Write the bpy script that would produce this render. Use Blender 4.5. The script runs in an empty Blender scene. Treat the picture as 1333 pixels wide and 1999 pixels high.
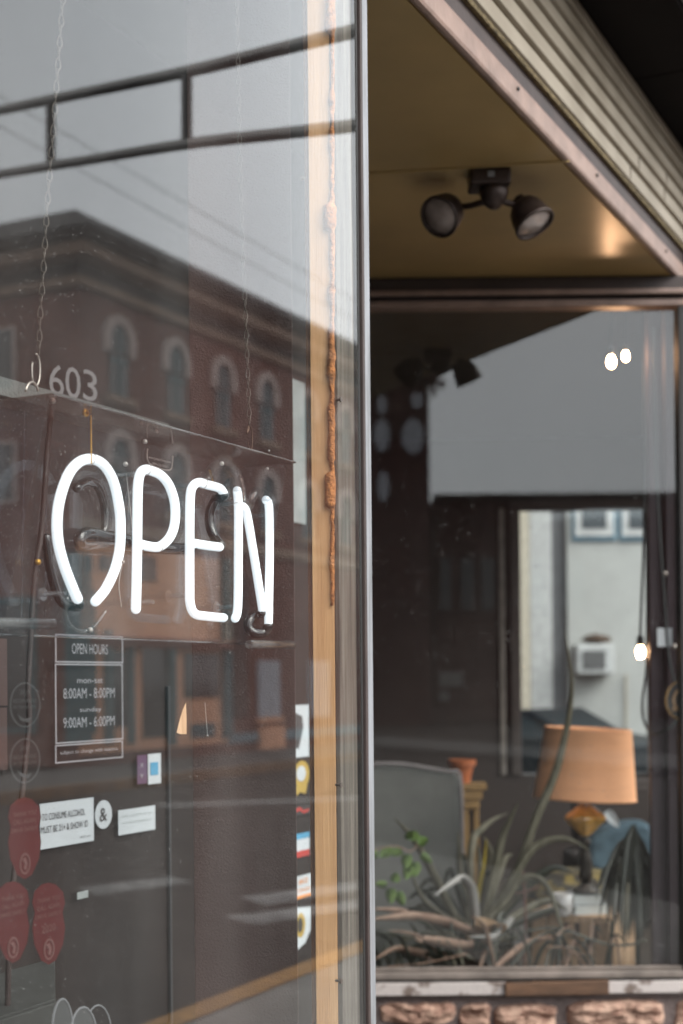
import bpy, math, random
from mathutils import Vector, Matrix, noise
R = math.radians
random.seed(7)
S = bpy.context.scene
C = S.collection
# ------------------------------------------------------------------ camera, sky, sun, exposure
F = 2776.4; PX, PY = 666.5, 1330.0; ROLL = .009
cam = bpy.data.cameras.new('camera'); co = bpy.data.objects.new('camera', cam); C.objects.link(co)
cam.lens = 50; cam.sensor_width = 36; cam.sensor_fit = 'AUTO'
cam.shift_y = (PY-999.5)/1999; cam.clip_start = .05; cam.clip_end = 2000
co.location = (0, 0, 1.5)
co.matrix_world = Matrix.Translation((0, 0, 1.5)) @ Matrix.Rotation(math.atan(ROLL), 4, 'Y') @ Matrix.Rotation(R(90), 4, 'X')
cam.dof.use_dof = True; cam.dof.focus_distance = 2.85; cam.dof.aperture_fstop = 2.9
S.camera = co
W = bpy.data.worlds.new('World'); S.world = W; W.use_nodes = True
nt = W.node_tree; bg = nt.nodes['Background']
sky = nt.nodes.new('ShaderNodeTexSky'); sky.sky_type = 'NISHITA'; sky.sun_disc = False
SUN_EL, SUN_AZ = 42, 122
sky.sun_elevation = R(SUN_EL); sky.sun_rotation = R(SUN_AZ); sky.dust_density = 5; sky.air_density = 1
hs = nt.nodes.new('ShaderNodeHueSaturation'); hs.inputs['Saturation'].default_value = .16
nt.links.new(sky.outputs[0], hs.inputs['Color']); 
# overcast: an even grey cloud layer with soft mottling over what is left of the sky's own gradient
cmix = nt.nodes.new('ShaderNodeMixRGB'); cmix.inputs[0].default_value = .86; cn_ = nt.nodes.new('ShaderNodeTexNoise'); cn_.inputs['Scale'].default_value = 1.6; cn_.inputs['Detail'].default_value = 3
cr_ = nt.nodes.new('ShaderNodeValToRGB'); cr_.color_ramp.elements[0].color = (5.9, 6.25, 6.6, 1); cr_.color_ramp.elements[1].color = (8.6, 8.9, 9.2, 1); cr_.color_ramp.elements[0].position = .3; cr_.color_ramp.elements[1].position = .7
tcw = nt.nodes.new('ShaderNodeTexCoord'); nt.links.new(tcw.outputs['Generated'], cn_.inputs['Vector']); nt.links.new(cn_.outputs['Fac'], cr_.inputs[0])
nt.links.new(hs.outputs[0], cmix.inputs[1]); nt.links.new(cr_.outputs[0], cmix.inputs[2]); nt.links.new(cmix.outputs[0], bg.inputs[0])
bg.inputs[1].default_value = .15
sl = bpy.data.lights.new('sun', 'SUN'); sl.energy = 1.4; sl.angle = R(45); sl.color = (1, .96, .9)
so = bpy.data.objects.new('sun', sl); C.objects.link(so)
# direction towards the sun for sun_rotation measured clockwise from +Y
sd = Vector((math.sin(R(SUN_AZ))*math.cos(R(SUN_EL)), math.cos(R(SUN_AZ))*math.cos(R(SUN_EL)), math.sin(R(SUN_EL))))
so.rotation_euler = sd.to_track_quat('Z', 'Y').to_euler(); so.location = (10, -10, 30)
S.view_settings.view_transform = 'Standard'; S.view_settings.look = 'None'
S.view_settings.exposure = 1.2; S.view_settings.gamma = 1; S.view_settings.use_curve_mapping = False
S.cycles.max_bounces = 10; S.cycles.diffuse_bounces = 4; S.cycles.glossy_bounces = 5
S.cycles.transparent_max_bounces = 24; S.cycles.use_denoising = True; S.cycles.sample_clamp_indirect = 6
S.cycles.caustics_reflective = False; S.cycles.caustics_refractive = False
# ------------------------------------------------------------------ places
A = Vector((.057, 3.29, 0)); D = Vector((.4475, .8943, 0)); N = Vector((-.8943, .4475, 0))   # post, along the shop front, into the shop
UP = Vector((0, 0, 1)); WY = 6.1
def AB(px, py):
    dx, dy = px-PX, py-PY
    return (dx-ROLL*dy)/F, (dy+ROLL*dx)/F
def P(px, py, Z):
    a, b = AB(px, py); return Vector((a*Z, Z, 1.5-b*Z))
def FZ(px, py, o):
    a, b = AB(px, py); return (1.5893+1.1182*o)/(.5004-a)
def FP(px, py, o=0.): return P(px, py, FZ(px, py, o))          # point o metres behind the shop-front plane
def fc(s, o, z): return A+D*s+N*o+UP*z
def mirF(p): return p-2*((p-A).dot(N))*N                        # where a thing seen mirrored in the near pane really stands
def mirW(p): return Vector((p.x, 2*WY-p.y, p.z))
def m_px(px, py, o): return FZ(px, py, o)/F
# ------------------------------------------------------------------ materials
def new_mat(name):
    m = bpy.data.materials.new(name); m.use_nodes = True
    return m, m.node_tree, m.node_tree.nodes['Principled BSDF']
def mat(name, col, rough=.6, metal=0, var=.15, scale=8, bump=0., bscale=None, col2=None, stretch=None, spec=None, emit=None, es=0, coat=0, detail=4, sharp=None, sheen=0):
    m, t, b = new_mat(name)
    b.inputs['Roughness'].default_value = rough; b.inputs['Metallic'].default_value = metal
    if spec is not None: b.inputs['Specular IOR Level'].default_value = spec
    if coat: b.inputs['Coat Weight'].default_value = coat
    if sheen: b.inputs['Sheen Weight'].default_value = sheen
    if emit: b.inputs['Emission Color'].default_value = (*emit, 1); b.inputs['Emission Strength'].default_value = es
    tc = t.nodes.new('ShaderNodeTexCoord'); mp = t.nodes.new('ShaderNodeMapping')
    t.links.new(tc.outputs['Object'], mp.inputs['Vector'])
    if stretch: mp.inputs['Scale'].default_value = stretch
    n = t.nodes.new('ShaderNodeTexNoise'); n.inputs['Scale'].default_value = scale; n.inputs['Detail'].default_value = detail
    t.links.new(mp.outputs[0], n.inputs['Vector'])
    r = t.nodes.new('ShaderNodeValToRGB')
    c2 = col2 or tuple(min(1, c*(1+var)) for c in col); c1 = col if col2 else tuple(c*(1-var) for c in col)
    r.color_ramp.elements[0].color = (*c1, 1); r.color_ramp.elements[1].color = (*c2, 1)
    lo, hi = sharp or (.3, .7)
    r.color_ramp.elements[0].position = lo; r.color_ramp.elements[1].position = hi
    t.links.new(n.outputs['Fac'], r.inputs['Fac']); t.links.new(r.outputs[0], b.inputs['Base Color'])
    if bump:
        n2 = t.nodes.new('ShaderNodeTexNoise'); n2.inputs['Scale'].default_value = bscale or scale*4; n2.inputs['Detail'].default_value = 6
        t.links.new(mp.outputs[0], n2.inputs['Vector'])
        bp = t.nodes.new('ShaderNodeBump'); bp.inputs['Strength'].default_value = bump; bp.inputs['Distance'].default_value = .01
        t.links.new(n2.outputs['Fac'], bp.inputs['Height']); t.links.new(bp.outputs[0], b.inputs['Normal'])
    return m
def brick_mat(name, c1, c2, mortar, scale, sheet=1):
    m, t, b = new_mat(name); b.inputs['Roughness'].default_value = .85
    tc = t.nodes.new('ShaderNodeTexCoord'); sx = t.nodes.new('ShaderNodeSeparateXYZ'); cx = t.nodes.new('ShaderNodeCombineXYZ')
    ad = t.nodes.new('ShaderNodeMath'); ad.operation = 'ADD'
    t.links.new(tc.outputs['Object'], sx.inputs[0]); t.links.new(sx.outputs[0], ad.inputs[0]); t.links.new(sx.outputs[1], ad.inputs[1])
    t.links.new(ad.outputs[0], cx.inputs[0]); t.links.new(sx.outputs[2], cx.inputs[1])
    k = t.nodes.new('ShaderNodeTexBrick'); k.inputs['Scale'].default_value = scale
    k.inputs['Color1'].default_value = (*c1, 1); k.inputs['Color2'].default_value = (*c2, 1); k.inputs['Mortar'].default_value = (*mortar, 1)
    k.inputs['Mortar Size'].default_value = .02
    t.links.new(cx.outputs[0], k.inputs['Vector'])
    n = t.nodes.new('ShaderNodeTexNoise'); n.inputs['Scale'].default_value = 1.2; n.inputs['Detail'].default_value = 5
    t.links.new(tc.outputs['Object'], n.inputs['Vector'])
    mx = t.nodes.new('ShaderNodeMixRGB'); mx.blend_type = 'MULTIPLY'; mx.inputs[0].default_value = .6
    rr = t.nodes.new('ShaderNodeValToRGB'); rr.color_ramp.elements[0].color = (.55, .5, .5, 1); rr.color_ramp.elements[1].color = (1, 1, 1, 1)
    rr.color_ramp.elements[0].position = .3; rr.color_ramp.elements[1].position = .65
    t.links.new(n.outputs['Fac'], rr.inputs[0]); t.links.new(k.outputs['Color'], mx.inputs[1]); t.links.new(rr.outputs[0], mx.inputs[2])
    t.links.new(mx.outputs[0], b.inputs['Base Color'])
    return m
def glass_mat(name, f0=.042, tint=(1, 1, 1), dust=0., dscale=150, haze=0., rough=0., k=1.):
    """thin sheet: each face sends back its Fresnel share and lets the rest through; dust specks sit on it"""
    m = bpy.data.materials.new(name); m.use_nodes = True; t = m.node_tree; t.nodes.clear()
    out = t.nodes.new('ShaderNodeOutputMaterial')
    g = t.nodes.new('ShaderNodeNewGeometry'); dt = t.nodes.new('ShaderNodeVectorMath'); dt.operation = 'DOT_PRODUCT'
    t.links.new(g.outputs['Normal'], dt.inputs[0]); t.links.new(g.outputs['Incoming'], dt.inputs[1])
    def M(op, a, b=None):
        n = t.nodes.new('ShaderNodeMath'); n.operation = op
        for i, v in enumerate((a, b)):
            if v is None: continue
            if isinstance(v, (int, float)): n.inputs[i].default_value = v
            else: t.links.new(v, n.inputs[i])
        return n.outputs[0]
    ca = M('ABSOLUTE', dt.outputs['Value']); p5 = M('POWER', M('SUBTRACT', 1., ca), 5.)
    fac = M('MULTIPLY', M('ADD', M('MULTIPLY', p5, 1-f0), f0), k)
    tr = t.nodes.new('ShaderNodeBsdfTransparent'); tr.inputs[0].default_value = (*tint, 1)
    gl = t.nodes.new('ShaderNodeBsdfGlossy'); gl.inputs['Roughness'].default_value = rough; gl.inputs[0].default_value = (1, 1, 1, 1)
    mx = t.nodes.new('ShaderNodeMixShader'); t.links.new(fac, mx.inputs[0]); t.links.new(tr.outputs[0], mx.inputs[1]); t.links.new(gl.outputs[0], mx.inputs[2])
    last = mx.outputs[0]
    if dust or haze:
        tc = t.nodes.new('ShaderNodeTexCoord')
        v = t.nodes.new('ShaderNodeTexVoronoi'); v.inputs['Scale'].default_value = dscale
        t.links.new(tc.outputs['Object'], v.inputs['Vector'])
        sc = t.nodes.new('ShaderNodeSeparateColor'); t.links.new(v.outputs['Color'], sc.inputs[0])
        rad = M('MULTIPLY', M('POWER', sc.outputs[0], 5.), .24)           # most cells carry no speck, a few a large one
        n2 = t.nodes.new('ShaderNodeTexNoise'); n2.inputs['Scale'].default_value = 2.5; n2.inputs['Detail'].default_value = 3
        t.links.new(tc.outputs['Object'], n2.inputs['Vector'])
        patch = M('MULTIPLY', M('MAXIMUM', M('SUBTRACT', n2.outputs['Fac'], .3), 0.), 3.)
        sp = M('MULTIPLY', M('MULTIPLY', M('LESS_THAN', v.outputs['Distance'], rad), patch), dust)
        n3 = t.nodes.new('ShaderNodeTexNoise'); n3.inputs['Scale'].default_value = 5; n3.inputs['Detail'].default_value = 8
        mp = t.nodes.new('ShaderNodeMapping'); mp.inputs['Scale'].default_value = (1, 1, .25)
        t.links.new(tc.outputs['Object'], mp.inputs[0]); t.links.new(mp.outputs[0], n3.inputs['Vector'])
        hz = M('MULTIPLY', M('MAXIMUM', M('SUBTRACT', n3.outputs['Fac'], .38), 0.), haze)
        tot = M('MINIMUM', M('ADD', sp, hz), .8)
        df = t.nodes.new('ShaderNodeBsdfDiffuse'); df.inputs[0].default_value = (.6, .59, .57, 1)
        m2 = t.nodes.new('ShaderNodeMixShader'); t.links.new(tot, m2.inputs[0]); t.links.new(last, m2.inputs[1]); t.links.new(df.outputs[0], m2.inputs[2])
        last = m2.outputs[0]
    t.links.new(last, out.inputs[0])
    return m
M_ = dict(
 neon=mat('neon_white', (.9, .92, .95), .12, var=.02, emit=(.84, .93, 1), es=.37, coat=.5),
 blockout=mat('blockout_black', (.012, .012, .013), .18, var=.3, coat=.6),
 pane=glass_mat('shop_glass', .044, (.97, .98, .975), dust=.26, dscale=185, haze=.05, k=1.3),
 pane2=glass_mat('alcove_glass', .040, (.96, .97, .965), dust=.3, dscale=60, haze=.01),
 acrylic=glass_mat('clear_acrylic', .03, (.88, .88, .9), dust=.8, dscale=260, haze=.18),
 acrylic_top=glass_mat('smoked_acrylic', .04, (.62, .54, .52), dust=.9, dscale=240, haze=.8, rough=.08),
 rod=glass_mat('acrylic_rod', .08, (.72, .73, .75), haze=.5, rough=.12),
 farglass=glass_mat('far_glass', .03, (.95, .97, .97)),
 amber=mat('amber_glass', (.78, .40, .07), .12, coat=1, var=.35, scale=20),
 alu=mat('brushed_aluminium', (.17, .175, .18), .45, .1, scale=7, stretch=(8, 8, .6), bump=.25, bscale=40, col2=(.32, .33, .35), detail=9),
 gasket=mat('rubber_gasket', (.018, .017, .016), .6),
 timber=mat('pine_stud', (.52, .27, .115), .6, var=.2, scale=5, stretch=(9, 9, .35), bump=.2, bscale=30, col2=(.66, .38, .18)),
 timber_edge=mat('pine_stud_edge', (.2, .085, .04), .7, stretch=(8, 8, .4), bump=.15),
 oldwood=mat('weathered_grey_wood', (.09, .072, .058), .8, scale=9, stretch=(9, 9, .35), bump=.7, bscale=60, col2=(.24, .205, .17), detail=9, sharp=(.32, .68)),
 foam=mat('orange_foam', (.50, .19, .06), .85, var=.4, scale=60, bump=1., bscale=140),
 mauve=mat('mauve_board', (.105, .062, .055), .75, var=.12, scale=3, bump=.5, bscale=260),
 mauve2=mat('mauve_board_edge', (.11, .065, .062), .75, var=.12),
 dark=mat('dark_partition', (.017, .0095, .0075), .7, var=.3, scale=2.5),
 darkwood=mat('dark_brown_wood', (.045, .026, .018), .5, stretch=(6, 6, .6)),
 chain=mat('steel_chain', (.10, .08, .068), .5, .3),
 bronze=mat('dark_bronze_hook', (.09, .055, .04), .4, .8),
 ring=mat('bright_ring', (.45, .4, .36), .3, .9),
 brass=mat('gold_bead', (.75, .42, .1), .3, .9),
 cord=mat('brown_cord', (.035, .018, .015), .55),
 white_print=mat('white_print', (.42, .40, .42), .6, var=.1, scale=60, emit=None),
 paper=mat('white_paper', (.60, .62, .64), .7, var=.04),
 paper_black=mat('black_print', (.06, .06, .06), .7),
 badge_red=mat('red_badge', (.065, .006, .006), .5, var=.1),
 badge_ink=mat('pale_red_ink', (.13, .06, .055), .5),
 smoke=mat('smoke_grey_ink', (.05, .045, .045), .5),
 yellow_ink=mat('yellow_ink', (.5, .33, .07), .6), blue_ink=mat('blue_ink', (.10, .35, .55), .6),
 orange_ink=mat('orange_ink', (.8, .28, .05), .6), red_ink=mat('red_ink', (.5, .05, .04), .6), purple_ink=mat('purple_paper', (.12, .06, .12), .6),
 soffit=mat('olive_painted_soffit', (.50, .355, .155), .30, var=.22, scale=1.6, bump=.05, bscale=5, spec=.5),
 trim=mat('dusty_pink_trim', (.27, .185, .15), .5, var=.2, scale=12, bump=.2, stretch=(1, 1, 1)),
 trimdark=mat('brown_trim', (.05, .034, .03), .55, var=.25, scale=9, bump=.15),
 cream=mat('cream_rib_metal', (.235, .195, .14), .5, scale=4, col2=(.345, .295, .225), detail=8),
 caulk=mat('grimy_caulk', (.16, .12, .06), .9, var=.6, scale=60, bump=.8),
 canopy=mat('dark_canopy_lining', (.006, .004, .0035), .8, spec=.15),
 gutter=mat('pale_gutter', (.5, .52, .55), .5),
 fixture=mat('bronze_fixture', (.045, .03, .025), .42, .5),
 lens=mat('milky_lens', (.40, .33, .30), .22, var=.55, scale=9, coat=.6),
 stone=mat('pink_sandstone', (.22, .12, .085), .9, scale=16, bump=1., bscale=45, col2=(.50, .335, .25), sharp=(.36, .66), detail=9),
 mortar=mat('dark_mortar', (.13, .10, .092), .95, var=.3, scale=20, bump=.6),
 sillmetal=mat('old_sill_metal', (.17, .14, .12), .6, .1, var=.3, scale=10, bump=.2),
 sillwhite=mat('chipped_white_sill', (.16, .12, .10), .7, scale=14, col2=(.46, .41, .385), sharp=(.38, .50), detail=8, bump=.3),
 plank=mat('brown_offcut', (.055, .028, .014), .6, scale=6, stretch=(1.2, 8, 14), bump=.3, col2=(.15, .075, .038)),
 wallbrown=mat('interior_brown_wall', (.032, .020, .016), .8, scale=3), ceil=mat('interior_ceiling', (.05, .04, .035), .8),
 floor=mat('interior_floor', (.05, .035, .025), .5), concrete2=mat('far_concrete', (.09, .085, .08), .85, scale=1), concrete=mat('concrete_pavement', (.21, .20, .185), .85, scale=3, bump=.3),
 asphalt=mat('asphalt', (.036, .030, .027), .85, spec=.15, scale=2.2, bump=.5, bscale=40, var=.35), kerbdull=mat('faded_kerb_paint', (.20, .10, .04), .8, var=.3, scale=3), kerb=mat('yellow_kerb_paint', (.36, .18, .045), .7, var=.3, scale=14),
 line=mat('worn_road_paint', (.10, .10, .10), .8, scale=5, col2=(.30, .29, .28), sharp=(.35, .6), detail=8),
 brick603=brick_mat('red_brick', (.25, .08, .055), (.19, .062, .045), (.15, .10, .085), 4.5),
 brickdark=brick_mat('dark_brick', (.10, .035, .03), (.06, .026, .022), (.05, .03, .028), 4.0),
 cornice=mat('brown_cornice', (.32, .205, .145), .7, var=.15, scale=2), cornice_dark=mat('dark_cornice', (.05, .035, .03), .7),
 roof=mat('dark_roof', (.022, .02, .02), .9), stonetrim=mat('pale_stone_surround', (.55, .43, .39), .8, scale=4),
 glassdark=mat('dark_window_glass', (.015, .025, .03), .08, spec=.6), teal=mat('teal_paint', (.035, .12, .14), .6),
 peach=mat('peach_render', (.85, .42, .25), .8, var=.12, scale=2), palewin=mat('pale_blind', (.42, .42, .46), .6), steelblue=mat('blue_grey_band', (.16, .24, .28), .6),
 steel=mat('black_steel', (.012, .012, .013), .5, .2),
 whitewall=mat('white_painted_wall', (.42, .42, .40), .8, var=.08, scale=2.2), greywall=mat('grey_wall', (.16, .16, .165), .8), creamtrim=mat('cream_trim', (.42, .37, .29), .6),
 bluetrim=mat('light_blue_trim', (.13, .23, .29), .6), acwhite=mat('ac_casing', (.50, .50, .49), .5), acgrille=mat('ac_grille', (.10, .10, .10), .7), nest=mat('bird_nest', (.07, .045, .03), .95, bump=1),
 carpaint=mat('dark_teal_car_paint', (.004, .007, .009), .35, var=.1, spec=.04), tyre=mat('tyre', (.01, .01, .01), .8), hub=mat('wheel_metal', (.2, .22, .24), .4, .7), headlight=mat('headlight_glass', (.5, .52, .55), .1),
 shade=mat('tan_lamp_shade', (.80, .39, .20), .8, var=.08, scale=3, stretch=(1, 1, 6), bump=.25, bscale=120),
 lampdark=mat('antique_bronze', (.05, .04, .032), .35, .6), brassdull=mat('dull_brass', (.42, .25, .10), .4, .5),
 chair=mat('grey_upholstery', (.15, .15, .14), .9, var=.15, scale=5, bump=.4, bscale=150, sheen=.3), piping=mat('pale_piping', (.26, .23, .23), .8),
 terracotta=mat('terracotta', (.34, .09, .025), .8), standwood=mat('yellow_pine_stand', (.24, .135, .045), .6, stretch=(6, 6, .6)),
 crate=mat('crate_pine', (.42, .25, .14), .75, scale=5, stretch=(7, 7, .5), bump=.3, col2=(.72, .48, .30), detail=7), cratedark=mat('crate_print', (.07, .035, .025), .8),
 rimgrey=mat('grey_rim_ink', (.20, .20, .21), .6), numer=mat('faded_white_numerals', (.27, .25, .25), .7), stile=mat('dull_metal_stile', (.05, .05, .052), .5), boxgrey=mat('grey_card_box', (.035, .035, .032), .8), mug=mat('white_mug', (.62, .58, .56), .25, coat=.4), bookcover=mat('book_cover', (.16, .18, .18), .5), bookpage=mat('book_pages', (.62, .64, .63), .8, stretch=(1, 1, 60), var=.2),
 agave=mat('grey_green_leaf', (.075, .07, .042), .55, scale=22, col2=(.19, .17, .12), stretch=(1, 1, .4)), agave_dry=mat('dry_brown_leaf', (.20, .11, .075), .7, scale=12, col2=(.40, .27, .20)),
 agave_pale=mat('pale_leaf', (.35, .33, .31), .5), leafgreen=mat('bright_green_leaf', (.055, .12, .016), .5, scale=30, col2=(.15, .23, .04)), leafyellow=mat('yellow_leaf', (.5, .36, .03), .5),
 darkleaf=mat('dark_drooping_leaf', (.018, .02, .014), .38, col2=(.07, .07, .05), scale=10), dragon=mat('drooping_leaf', (.03, .034, .024), .3), soil=mat('soil', (.03, .022, .017), .95, bump=1),
 denim=mat('blue_denim', (.03, .055, .075), .9, scale=14, col2=(.075, .12, .15), bump=.4), pattern=mat('patterned_fabric', (.035, .027, .02), .9, scale=16, col2=(.22, .155, .045), sharp=(.5, .58), bump=.3),
 bulb=mat('lit_bulb', (1, .8, .5), .3, emit=(1, .56, .31), es=50), bulbsmall=mat('lit_bulb_dim', (1, .7, .4), .3, emit=(1, .66, .32), es=12),
 cable=mat('black_cable', (.015, .02, .02), .5), column=mat('purple_brown_column', (.06, .04, .046), .55, scale=2), pale=mat('pale_grey_paper', (.36, .38, .37), .8, var=.2, scale=5),
 clearlabel=mat('silver_ink', (.42, .38, .36), .4, .2), redglass=mat('red_stem', (.12, .05, .04), .6),
)
# ------------------------------------------------------------------ mesh builder
class MB:
    def __init__(s): s.v = []; s.f = []; s.mi = []; s.m = 0
    def add(s, vs, fs):
        o = len(s.v); s.v += [Vector(v) for v in vs]; s.f += [tuple(i+o for i in f) for f in fs]; s.mi += [s.m]*len(fs); return s
    def hexa(s, p):   # 4 bottom, 4 top
        return s.add(p, [(3, 2, 1, 0), (4, 5, 6, 7), (0, 1, 5, 4), (1, 2, 6, 5), (2, 3, 7, 6), (3, 0, 4, 7)])
    def box(s, x0, x1, y0, y1, z0, z1):
        return s.hexa([(x0, y0, z0), (x1, y0, z0), (x1, y1, z0), (x0, y1, z0), (x0, y0, z1), (x1, y0, z1), (x1, y1, z1), (x0, y1, z1)])
    def fbox(s, s0, s1, o0, o1, z0, z1):
        return s.hexa([fc(s0, o0, z0), fc(s1, o0, z0), fc(s1, o1, z0), fc(s0, o1, z0), fc(s0, o0, z1), fc(s1, o0, z1), fc(s1, o1, z1), fc(s0, o1, z1)])
    def prism(s, poly, ex):   # polygon of 3-D points pushed by the vector ex
        n = len(poly); ex = Vector(ex); a = [Vector(p) for p in poly]
        return s.add(a+[p+ex for p in a], [tuple(range(n))[::-1], tuple(range(n, 2*n))]+[(i, (i+1) % n, n+(i+1) % n, n+i) for i in range(n)])
    def ring(s, outer, inner, ex):
        n = len(outer); ex = Vector(ex); o = [Vector(p) for p in outer]; i_ = [Vector(p) for p in inner]
        vs = o+i_+[p+ex for p in o]+[p+ex for p in i_]; fs = []
        for k in range(n):
            j = (k+1) % n
            fs += [(k, n+k, n+j, j), (2*n+k, 2*n+j, 3*n+j, 3*n+k), (k, j, 2*n+j, 2*n+k), (n+k, 3*n+k, 3*n+j, n+j)]
        return s.add(vs, fs)
    def tube(s, path, r, n=10, closed=False, round_end=False):
        path = [Vector(p) for p in path]; rs = r if isinstance(r, (list, tuple)) else [r]*len(path)
        if round_end:
            t0 = (path[0]-path[1]).normalized(); t1 = (path[-1]-path[-2]).normalized(); r0, r1 = rs[0], rs[-1]
            pre = [(path[0]+t0*r0*math.sin(a), r0*math.cos(a)) for a in (R(85), R(60), R(30))]
            post = [(path[-1]+t1*r1*math.sin(a), r1*math.cos(a)) for a in (R(30), R(60), R(85))]
            path = [p for p, _ in pre]+path+[p for p, _ in post]; rs = [q for _, q in pre]+list(rs)+[q for _, q in post]
        m = len(path); vs = []; fs = []; u = None
        for i, p in enumerate(path):
            if closed: t = path[(i+1) % m]-path[i-1]
            else: t = path[min(i+1, m-1)]-path[max(i-1, 0)]
            t.normalize()
            if u is None: u = t.cross(Vector((.3, .2, .93))).normalized()
            u = (u-t*u.dot(t)); u = u.normalized() if u.length > 1e-6 else t.orthogonal().normalized()
            w = t.cross(u)
            vs += [p+(u*math.cos(2*math.pi*k/n)+w*math.sin(2*math.pi*k/n))*rs[i] for k in range(n)]
        for i in range(m if closed else m-1):
            j = (i+1) % m
            fs += [(i*n+k, i*n+(k+1) % n, j*n+(k+1) % n, j*n+k) for k in range(n)]
        if not closed: fs += [tuple(range(n))[::-1], tuple(range((m-1)*n, m*n))]
        return s.add(vs, fs)
    def lathe(s, prof, c, axis=UP, n=24, caps=True):   # prof: (radius, height)
        c = Vector(c); axis = Vector(axis).normalized(); u = axis.orthogonal().normalized(); w = axis.cross(u); vs = []; fs = []
        for r, h in prof: vs += [c+axis*h+(u*math.cos(2*math.pi*k/n)+w*math.sin(2*math.pi*k/n))*r for k in range(n)]
        for i in range(len(prof)-1): fs += [(i*n+k, i*n+(k+1) % n, (i+1)*n+(k+1) % n, (i+1)*n+k) for k in range(n)]
        if caps: fs += [tuple(range(n))[::-1], tuple(range((len(prof)-1)*n, len(prof)*n))]
        return s.add(vs, fs)
    def ball(s, c, r, n=10, sq=1.):
        return s.lathe([(max(1e-4, r*math.sin(math.pi*i/n)), -r*math.cos(math.pi*i/n)*sq) for i in range(n+1)], c, UP, n+4, False)
    def leaf(s, path, w, side=None, fold=.25):
        path = smooth([Vector(p) for p in path], 4); m = len(path); vs = []; fs = []
        for i, p in enumerate(path):
            t = (path[min(i+1, m-1)]-path[max(i-1, 0)]).normalized()
            sd_ = (side or Vector((.25, 1, .1))); u = t.cross(sd_).normalized(); q = u.cross(t).normalized()
            f = i/(m-1); ww = w*(.55+.45*math.sin(min(1, f*2)*math.pi/2))*(1-f**2.2)**.9+.0008
            vs += [p-u*ww/2, p+q*ww*fold, p+u*ww/2, p+q*(ww*fold+.0012)]
        for i in range(m-1):
            a = i*4; b = a+4
            fs += [(a, a+1, b+1, b), (a+1, a+2, b+2, b+1), (a+2, a+3, b+3, b+2), (a+3, a, b, b+3)]
        return s.add(vs, fs)
WL = {}
def build_mesh(name, mb, mats, org, smooth_=False):
    me = bpy.data.meshes.new(name)
    me.from_pydata([v-org for v in mb.v], [], mb.f)
    for m in (mats if isinstance(mats, list) else [mats]): me.materials.append(M_[m] if isinstance(m, str) else m)
    if any(mb.mi): me.polygons.foreach_set('material_index', mb.mi)
    if smooth_: me.polygons.foreach_set('use_smooth', [True]*len(me.polygons))
    me.update(); return me
def mk(name, mb, mats, parent=None, label=None, cat=None, group=None, kind=None, sm=False, bevel=0, org=None):
    if org is None:
        lo = Vector([min(v[i] for v in mb.v) for i in range(3)]); hi = Vector([max(v[i] for v in mb.v) for i in range(3)])
        org = Vector(((lo.x+hi.x)/2, (lo.y+hi.y)/2, lo.z))
    me = build_mesh(name, mb, mats, org, sm)
    o = bpy.data.objects.new(name, me); C.objects.link(o); WL[o.name] = org
    if parent: o.parent = parent; o.location = org-WL[parent.name]
    else: o.location = org
    if label: o['label'] = label
    if cat: o['category'] = cat
    if group: o['group'] = group
    if kind: o['kind'] = kind
    if bevel:
        b = o.modifiers.new('bevel', 'BEVEL'); b.width = bevel; b.segments = 2; b.limit_method = 'ANGLE'
    if sm:
        try: me.shade_smooth()
        except Exception: pass
        if sm == 'auto':
            for e in me.edges: pass
    return o
def thing(name, label, cat, loc, group=None):
    o = bpy.data.objects.new(name, None); C.objects.link(o); o.location = loc; WL[o.name] = Vector(loc); o.empty_display_size = .1
    o['label'] = label; o['category'] = cat
    if group: o['group'] = group
    return o
def inst(name, me, parent, loc, rot=None):   # shares the mesh
    o = bpy.data.objects.new(name, me); C.objects.link(o); WL[o.name] = Vector(loc)
    o.parent = parent; o.location = Vector(loc)-WL[parent.name]
    if rot: o.rotation_euler = rot
    return o
def smooth(pts, k=5):
    pts = [Vector(p) for p in pts]
    if len(pts) < 3: return pts
    out = []
    for i in range(len(pts)-1):
        p0 = pts[max(i-1, 0)]; p1 = pts[i]; p2 = pts[i+1]; p3 = pts[min(i+2, len(pts)-1)]
        for j in range(k):
            t = j/k
            out.append(.5*((2*p1)+(p2-p0)*t+(2*p0-5*p1+4*p2-p3)*t*t+(3*p1-p0-3*p2+p3)*t**3))
    return out+[pts[-1]]
_tc = {}
def text2d(s):
    if s in _tc: return _tc[s]
    cu = bpy.data.curves.new('t', 'FONT'); cu.body = s; cu.size = 1; cu.align_x = 'CENTER'; cu.resolution_u = 3
    o = bpy.data.objects.new('t', cu); C.objects.link(o)
    dg = bpy.context.evaluated_depsgraph_get(); me = o.evaluated_get(dg).to_mesh()
    vs = [(v.co.x, v.co.y) for v in me.vertices]; fs = [tuple(p.vertices) for p in me.polygons]
    o.evaluated_get(dg).to_mesh_clear(); bpy.data.objects.remove(o); bpy.data.curves.remove(cu)
    x0 = min(v[0] for v in vs); x1 = max(v[0] for v in vs); y0 = min(v[1] for v in vs); y1 = max(v[1] for v in vs)
    _tc[s] = ([((x-(x0+x1)/2), (y-(y0+y1)/2)) for x, y in vs], fs, x1-x0, y1-y0); return _tc[s]
def put_text(mb, s, c, h, w, u=D, v=UP):   # fitted into w by h metres round c
    vs, fs, tw, th = text2d(s)
    mb.add([c+u*(x*w/tw)+v*(y*h/th) for x, y in vs], fs)
# ================================================================== SETTING
def struct(name, mb, m, **k): return mk(name, mb, m, kind='structure', **k)
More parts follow.
